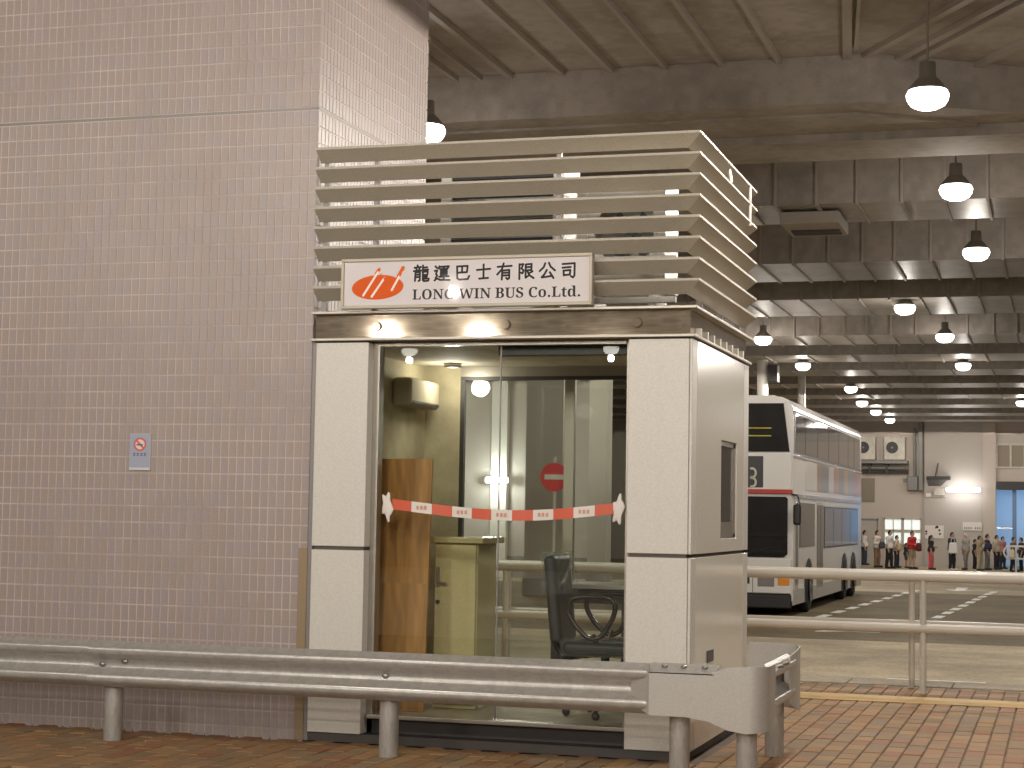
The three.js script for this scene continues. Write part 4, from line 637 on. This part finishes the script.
// white tubular queue barrier at the lobby
{
  const z = -70 * S, o = thing('queue_barrier', 'white tubular queue barrier with rounded corner by the lobby', 'barrier', [fx(-1.5), -0.5, z]), X = (x) => fx(x * 70 / 76);
  part(o, 'loop', tube([[X(-0.2), 0.57, z], [X(-1.9), 0.57, z], [X(-2.12), 0.50, z], [X(-2.2), 0.32, z], [X(-2.12), 0.14, z], [X(-1.9), 0.07, z], [X(-0.2), 0.07, z]], 0.038, 8, false, 60), M.white);
  for (const x of [-1.72, -0.7]) part(o, 'post', cyl([X(x), -0.5, z], [X(x), 0.57, z], 0.036), M.white);
}
// ------------------------------------------------------------------ people queueing at the far wall
// surface of a distance field on a grid (surface nets)
function netMesh(f, lo, hi, cell) {
  const n = [0, 1, 2].map((i) => Math.ceil((hi[i] - lo[i]) / cell) + 1), N = n[0] * n[1] * n[2], v = new Float32Array(N), id = (i, j, k) => (k * n[1] + j) * n[0] + i;
  for (let k = 0; k < n[2]; k++) for (let j = 0; j < n[1]; j++) for (let i = 0; i < n[0]; i++) v[id(i, j, k)] = f(lo[0] + i * cell, lo[1] + j * cell, lo[2] + k * cell);
  const vert = new Int32Array(N).fill(-1), pos = [], idx = [];
  const E = [[0, 1], [0, 2], [0, 4], [1, 3], [1, 5], [2, 3], [2, 6], [3, 7], [4, 5], [4, 6], [5, 7], [6, 7]];
  for (let k = 0; k < n[2] - 1; k++) for (let j = 0; j < n[1] - 1; j++) for (let i = 0; i < n[0] - 1; i++) {
    const c = []; let m = 0; for (let q = 0; q < 8; q++) { const d = v[id(i + (q & 1), j + ((q >> 1) & 1), k + (q >> 2))]; c.push(d); if (d < 0) m |= 1 << q; }
    if (m === 0 || m === 255) continue; let x = 0, y = 0, z = 0, s = 0;
    for (const [a, b] of E) if ((c[a] < 0) !== (c[b] < 0)) { const t = c[a] / (c[a] - c[b]); x += (a & 1) + t * ((b & 1) - (a & 1)); y += ((a >> 1) & 1) + t * (((b >> 1) & 1) - ((a >> 1) & 1)); z += (a >> 2) + t * ((b >> 2) - (a >> 2)); s++; }
    vert[id(i, j, k)] = pos.length / 3; pos.push(lo[0] + (i + x / s) * cell, lo[1] + (j + y / s) * cell, lo[2] + (k + z / s) * cell);
  }
  for (let k = 1; k < n[2] - 1; k++) for (let j = 1; j < n[1] - 1; j++) for (let i = 1; i < n[0] - 1; i++) {
    const a = v[id(i, j, k)] < 0; const quad = (p, q, r, s, flip) => { const w = [p, q, r, s].map((t) => vert[t]); if (w.includes(-1)) return; if (flip) idx.push(w[0], w[2], w[1], w[0], w[3], w[2]); else idx.push(w[0], w[1], w[2], w[0], w[2], w[3]); };
    if (a !== v[id(i + 1, j, k)] < 0) quad(id(i, j - 1, k - 1), id(i, j, k - 1), id(i, j, k), id(i, j - 1, k), !a);
    if (a !== v[id(i, j + 1, k)] < 0) quad(id(i - 1, j, k - 1), id(i - 1, j, k), id(i, j, k), id(i, j, k - 1), !a);
    if (a !== v[id(i, j, k + 1)] < 0) quad(id(i - 1, j - 1, k), id(i, j - 1, k), id(i, j, k), id(i - 1, j, k), !a);
  }
  const g = new THREE.BufferGeometry(); g.setAttribute('position', new THREE.Float32BufferAttribute(pos, 3)); g.setAttribute('uv', new THREE.Float32BufferAttribute(new Float32Array(pos.length / 3 * 2), 2)); g.setIndex(idx); g.computeVertexNormals(); return g;
}
const cap = (x, y, z, a, b, r0, r1) => { const bx_ = b[0] - a[0], by = b[1] - a[1], bz = b[2] - a[2], px = x - a[0], py = y - a[1], pz = z - a[2]; let t = (px * bx_ + py * by + pz * bz) / (bx_ * bx_ + by * by + bz * bz + 1e-9); t = t < 0 ? 0 : t > 1 ? 1 : t; return Math.hypot(px - t * bx_, py - t * by, pz - t * bz) - (r0 + (r1 - r0) * t); };
const smin = (a, b, k) => { const h = Math.max(k - Math.abs(a - b), 0) / k; return Math.min(a, b) - h * h * k * 0.25; };
const cloth = (c) => mat(c, 0.85, 0, T.fine);
// local frame: x to the person's left-right, z forward, 1.66 m tall before scaling
function person({ x, z, h, turn, label, top, bottom, shorts = false, hair = M.hair, long = false, lean = 0, arm = 'down', stride = 0.05, shoe = [0.03, 0.028, 0.026], slim = 1.22, wide = 1.1 }) {
  const o = thing('person', label, 'person', [x, -0.5, z], 'people queueing at the far wall'); o.rotation.y = turn; const k = h / 1.66; o.scale.set(k, k, k);
  const ln = (y) => Math.max(0, y - 0.9) * lean; const P = (px, py, pz) => [px, py, pz + ln(py)];
  const hd = P(0, 1.535, 0.02); const sh = [-0.175 * wide, 0.175 * wide];
  const armPts = sh.map((s, i) => { const d = Math.sign(s); if (arm === 'fold' || (arm === 'one' && i)) return [P(s, 1.34, 0), P(s + d * 0.05, 1.08, -0.02), P(s - d * 0.03, 1.06, 0.21), P(s - d * 0.10, 1.07, 0.27)]; if (arm === 'head' && i) return [P(s, 1.34, 0), P(s + d * 0.12, 1.30, 0.17), P(s - d * 0.02, 1.50, 0.10), P(s - d * 0.06, 1.56, 0.07)]; return [P(s, 1.34, 0), P(s + d * 0.05, 1.07, -0.02), P(s + d * 0.05, 0.84, 0.05), P(s + d * 0.045, 0.76, 0.07)]; });
  const legs = [-1, 1].map((d) => [[d * 0.085, 0.88, 0], [d * 0.09, 0.48, d * stride * 0.5 + 0.02], [d * 0.09, 0.085, d * stride], [d * 0.10, 0.035, d * stride + 0.15]]);
  const torso = (X, Y, Z, e) => { let d = cap(X, Y, Z, P(-0.10 * wide, 1.29, 0), P(0.10 * wide, 1.29, 0), 0.095 * slim + e, 0.095 * slim + e); d = smin(d, cap(X, Y, Z, P(-0.05 * wide, 1.0, 0.01), P(0.05 * wide, 1.0, 0.01), 0.105 * slim + e, 0.105 * slim + e), 0.16); return d; };
  const pelvis = (X, Y, Z, e) => cap(X, Y, Z, P(-0.065, 0.90, 0), P(0.065, 0.90, 0), 0.105 * slim + e, 0.105 * slim + e);
  const leg = (X, Y, Z, e) => { let d = 9; for (const L of legs) { let t = cap(X, Y, Z, L[0], L[1], 0.094 + e, 0.066 + e); t = smin(t, cap(X, Y, Z, L[1], L[2], 0.064 + e, 0.042 + e), 0.04); d = Math.min(d, t); } return d; };
  const arms = (X, Y, Z, e, to) => { let d = 9; for (const A of armPts) { let t = cap(X, Y, Z, A[0], A[1], 0.052 + e, 0.040 + e); if (to > 1) t = smin(t, cap(X, Y, Z, A[1], A[2], 0.039 + e, 0.027 + e), 0.03); if (to > 2) t = smin(t, cap(X, Y, Z, A[2], A[3], 0.034, 0.028), 0.02); d = Math.min(d, t); } return d; };
  const head = (X, Y, Z, e) => Math.hypot((X - hd[0]) / (0.074 + e), (Y - hd[1]) / (0.108 + e), (Z - hd[2]) / (0.092 + e)) * 0.09 - 0.09;
  const body = (X, Y, Z) => { let d = smin(torso(X, Y, Z, 0), pelvis(X, Y, Z, 0), 0.10); d = smin(d, leg(X, Y, Z, 0), 0.05); d = smin(d, arms(X, Y, Z, 0, 3), 0.04); for (const L of legs) d = smin(d, cap(X, Y, Z, L[2], L[3], 0.038, 0.03), 0.02); d = smin(d, cap(X, Y, Z, P(0, 1.34, 0), P(0, 1.47, 0.01), 0.058, 0.05), 0.05); d = smin(d, head(X, Y, Z, 0), 0.03); d = smin(d, cap(X, Y, Z, [hd[0], hd[1] + 0.01, hd[2] + 0.085], [hd[0], hd[1] - 0.025, hd[2] + 0.103], 0.010, 0.014), 0.02); for (const s of [-1, 1]) d = smin(d, cap(X, Y, Z, [hd[0] + s * 0.076, hd[1] + 0.02, hd[2] - 0.01], [hd[0] + s * 0.076, hd[1] - 0.02, hd[2] - 0.005], 0.014, 0.012), 0.01); return d; };
  const lo = [-0.42, -0.03, -0.34], hi = [0.42, 1.70, 0.50 + Math.abs(lean)];
  const add = (name, g, m) => { const e = prep(new THREE.Mesh(g, m)); e.name = name; o.add(e); return e; };
  const fingers = []; for (const A of armPts) { const a = new THREE.Vector3(...A[2]), b = new THREE.Vector3(...A[3]), d = b.clone().sub(a).normalize(), sd = new THREE.Vector3(0, 0, 1).cross(d).lengthSq() > 0.1 ? new THREE.Vector3(0, 0, 1) : new THREE.Vector3(1, 0, 0); sd.addScaledVector(d, -sd.dot(d)).normalize(); const nrm = d.clone().cross(sd);
    [[-0.024, 0.062], [-0.008, 0.075], [0.008, 0.070], [0.023, 0.055]].forEach(([s, l]) => { const q = b.clone().addScaledVector(sd, s).addScaledVector(d, 0.01), m = q.clone().addScaledVector(d, l * 0.55), e = m.clone().addScaledVector(d, l * 0.35).addScaledVector(nrm, 0.02); fingers.push(cyl(q.toArray(), m.toArray(), 0.0095, 0.0085, 6), cyl(m.toArray(), e.toArray(), 0.0085, 0.007, 6)); });
    const q = a.clone().lerp(b, 0.6).addScaledVector(sd, 0.028), m = q.clone().addScaledVector(sd, 0.025).addScaledVector(d, 0.03), e = m.clone().addScaledVector(d, 0.03); fingers.push(cyl(q.toArray(), m.toArray(), 0.011, 0.0095, 6), cyl(m.toArray(), e.toArray(), 0.0095, 0.008, 6)); }
  add('body', join([netMesh(body, lo, hi, 0.024), ...fingers]), M.skin);
  add('shirt', netMesh((X, Y, Z) => Math.max(smin(smin(torso(X, Y, Z, 0.02), pelvis(X, Y, Z, 0.022), 0.12), arms(X, Y, Z, 0.016, arm === 'fold' ? 2 : 1), 0.03), 0.86 - Y, Y - 1.405), lo, hi, 0.024), cloth(top));
  add('trousers', netMesh((X, Y, Z) => Math.max(smin(pelvis(X, Y, Z, 0.012), leg(X, Y, Z, 0.02), 0.05), (shorts ? 0.5 : 0.075) - Y, Y - 0.97), lo, hi, 0.024), cloth(bottom));
  add('hair', netMesh((X, Y, Z) => { let d = Math.max(head(X, Y, Z, 0.018), -(Y - hd[1] - 0.035) - (hd[2] + 0.035 - Z) * 1.4); if (long) d = smin(d, cap(X, Y, Z, [0, hd[1] + 0.02, hd[2] - 0.07], [0, hd[1] - 0.27, hd[2] - 0.11], 0.07, 0.05), 0.03); return d; }, [-0.15, 1.15, -0.25 + lean * 0.4], [0.15, 1.75, 0.30 + lean * 0.7], 0.018), hair);
  add('shoes', netMesh((X, Y, Z) => { let d = 9; for (const L of legs) d = Math.min(d, smin(cap(X, Y, Z, L[2], L[3], 0.046, 0.040), cap(X, Y, Z, [L[2][0], 0.045, L[2][2] - 0.03], L[3], 0.042, 0.038), 0.03)); return Math.max(d, Y - 0.10, -Y); }, [-0.25, -0.02, -0.25], [0.25, 0.16, 0.40], 0.018), cloth(shoe));
  const eyes = [-1, 1].map((s) => { const g = new THREE.SphereGeometry(0.011, 8, 6); g.translate(s * 0.03, hd[1] + 0.008, hd[2] + 0.085); return clean(g); }); const mo = new THREE.BoxGeometry(0.04, 0.008, 0.01); mo.translate(0, hd[1] - 0.052, hd[2] + 0.083); add('eyes_and_mouth', join([...eyes, clean(mo)]), M.eye);
  return o;
}
// handheld bags are things of their own
function bag(name, label, x, y, z, w, h, d, c) { const o = thing(name, label, 'bag', [x, y, z]); const g = new RoundedBoxGeometry(w, h, d, 3, Math.min(w, h, d) * 0.35); const p = g.attributes.position; for (let i = 0; i < p.count; i++) { const t = p.getY(i) / h; p.setX(i, p.getX(i) * (1 - 0.25 * t)); p.setZ(i, p.getZ(i) * (1 - 0.3 * t)); } g.computeVertexNormals(); g.translate(x, y + h / 2, z); part(o, 'sack', clean(g), cloth(c)); part(o, 'strap', tube([[x - w * 0.25, y + h * 0.9, z], [x - w * 0.15, y + h * 1.35, z], [x + w * 0.15, y + h * 1.35, z], [x + w * 0.25, y + h * 0.9, z]], 0.012, 6, false, 20), cloth(c)); }
const RT = Math.PI / 2, LF = -Math.PI / 2;
const Q = [
  { p: [-7.749, -75.4], h: 1.44, turn: RT, top: [0.66, 0.62, 0.58], bottom: [0.03, 0.04, 0.06], label: 'person in white top and dark jeans half hidden by the bus tail' },
  { p: [-6.911, -72.06], h: 1.47, turn: RT - 0.3, top: [0.68, 0.60, 0.53], bottom: [0.26, 0.17, 0.10], arm: 'fold', label: 'person in pale shirt and brown trousers standing with arm bent' },
  { p: [-6.367, -71.18], h: 1.49, turn: RT - 0.25, top: [0.70, 0.68, 0.66], bottom: [0.016, 0.015, 0.018], lean: 0.05, stride: 0.09, wide: 1.15, label: 'person in white shirt and black trousers with a dark shoulder bag' },
  { p: [-6.155, -72.04], h: 1.29, turn: RT - 0.1, top: [0.60, 0.42, 0.34], bottom: [0.03, 0.03, 0.04], label: 'shorter person in pinkish-beige top holding a beige bag' },
  { p: [-5.817, -72.39], h: 1.0, turn: RT + 0.3, top: [0.03, 0.035, 0.03], bottom: [0.06, 0.09, 0.05], shorts: true, label: 'child in dark green clothes beside the red-shirted person' },
  { p: [-5.489, -71.14], h: 1.47, turn: RT - 0.5, top: [0.50, 0.03, 0.03], bottom: [0.34, 0.27, 0.18], shorts: true, arm: 'fold', wide: 1.25, label: 'person in red shirt and khaki shorts with bare legs' },
  { p: [-4.75, -70.82], h: 1.33, turn: RT, top: [0.02, 0.018, 0.02], bottom: [0.62, 0.10, 0.11], long: true, arm: 'one', label: 'person with long dark hair in dark jacket and pink trousers' },
  { p: [-3.936, -70.29], h: 1.46, turn: RT - 0.4, top: [0.035, 0.038, 0.045], bottom: [0.015, 0.015, 0.018], shoe: [0.6, 0.58, 0.55], label: 'person in black clothes and white shoes carrying a white bag' },
  { p: [-3.485, -71.64], h: 1.42, turn: LF + 0.4, top: [0.34, 0.32, 0.30], bottom: [0.24, 0.23, 0.21], hair: M.hairGrey, slim: 1.35, label: 'grey-haired person in grey shirt and grey trousers' },
  { p: [-3.23, -73.39], h: 1.18, turn: RT, top: [0.02, 0.02, 0.025], bottom: [0.018, 0.018, 0.02], label: 'short person in black behind the grey-haired one' },
  { p: [-2.97, -71.28], h: 1.34, turn: RT - 0.2, top: [0.36, 0.30, 0.19], bottom: [0.42, 0.37, 0.26], arm: 'head', label: 'person in olive shirt and light trousers raising one hand to the head' },
  { p: [-2.72, -72.3], h: 1.40, turn: RT, top: [0.03, 0.03, 0.055], bottom: [0.16, 0.16, 0.15], label: 'person in navy top and grey trousers behind the olive-shirted one' },
  { p: [-2.398, -73.2], h: 1.36, turn: RT - 0.2, top: [0.50, 0.42, 0.31], bottom: [0.02, 0.022, 0.035], arm: 'one', wide: 1.3, slim: 1.4, label: 'broad person in beige patterned shirt and dark trousers near the lobby' },
  { p: [-2.21, -74.6], h: 1.30, turn: RT - 0.6, top: [0.52, 0.20, 0.19], bottom: [0.025, 0.025, 0.035], label: 'person in red-pink shirt and dark trousers in front of the lobby' },
  { p: [-1.70, -70.9], h: 1.32, turn: RT - 0.2, top: [0.16, 0.10, 0.07], bottom: [0.02, 0.02, 0.025], stride: 0.1, arm: 'one', label: 'person in brown top and dark trousers behind the white barrier' },
  { p: [-1.42, -71.5], h: 1.30, turn: LF + 0.2, top: [0.05, 0.04, 0.045], bottom: [0.015, 0.015, 0.02], label: 'person in dark clothes facing the brown-topped one behind the barrier' },
];
Q.forEach((q) => person({ ...q, x: q.p[0] * S, z: q.p[1] * S, h: q.h * S }));
bag('shoulder_bag', 'dark shoulder bag at the hip of the white-shirted person', -6.60 * S, 0.35, -70.75 * S, 0.26, 0.30, 0.30, [0.05, 0.045, 0.055]);
bag('shoulder_bag', 'beige bag held by the person in the pinkish top', -6.02 * S, 0.25, -71.72 * S, 0.24, 0.34, 0.26, [0.42, 0.34, 0.22]);
bag('shoulder_bag', 'dark red bag hanging in front of the red-shirted person', -5.20 * S, 0.27, -70.72 * S, 0.22, 0.36, 0.26, [0.10, 0.012, 0.015]);
bag('carrier_bag', 'white carrier bag held by the black-clothed person', -3.88 * S, 0.22, -69.95 * S, 0.34, 0.46, 0.2, [0.72, 0.70, 0.68]);
bag('shoulder_bag', 'navy bag in front of the olive-shirted person', -2.62 * S, 0.40, -71.2 * S, 0.30, 0.26, 0.22, [0.02, 0.02, 0.045]);
bag('carrier_bag', 'cream bag hanging on the white queue barrier', -1.74 * S, 0.10, -69.92 * S, 0.24, 0.34, 0.12, [0.62, 0.56, 0.44]);
renderer.render(scene, camera);
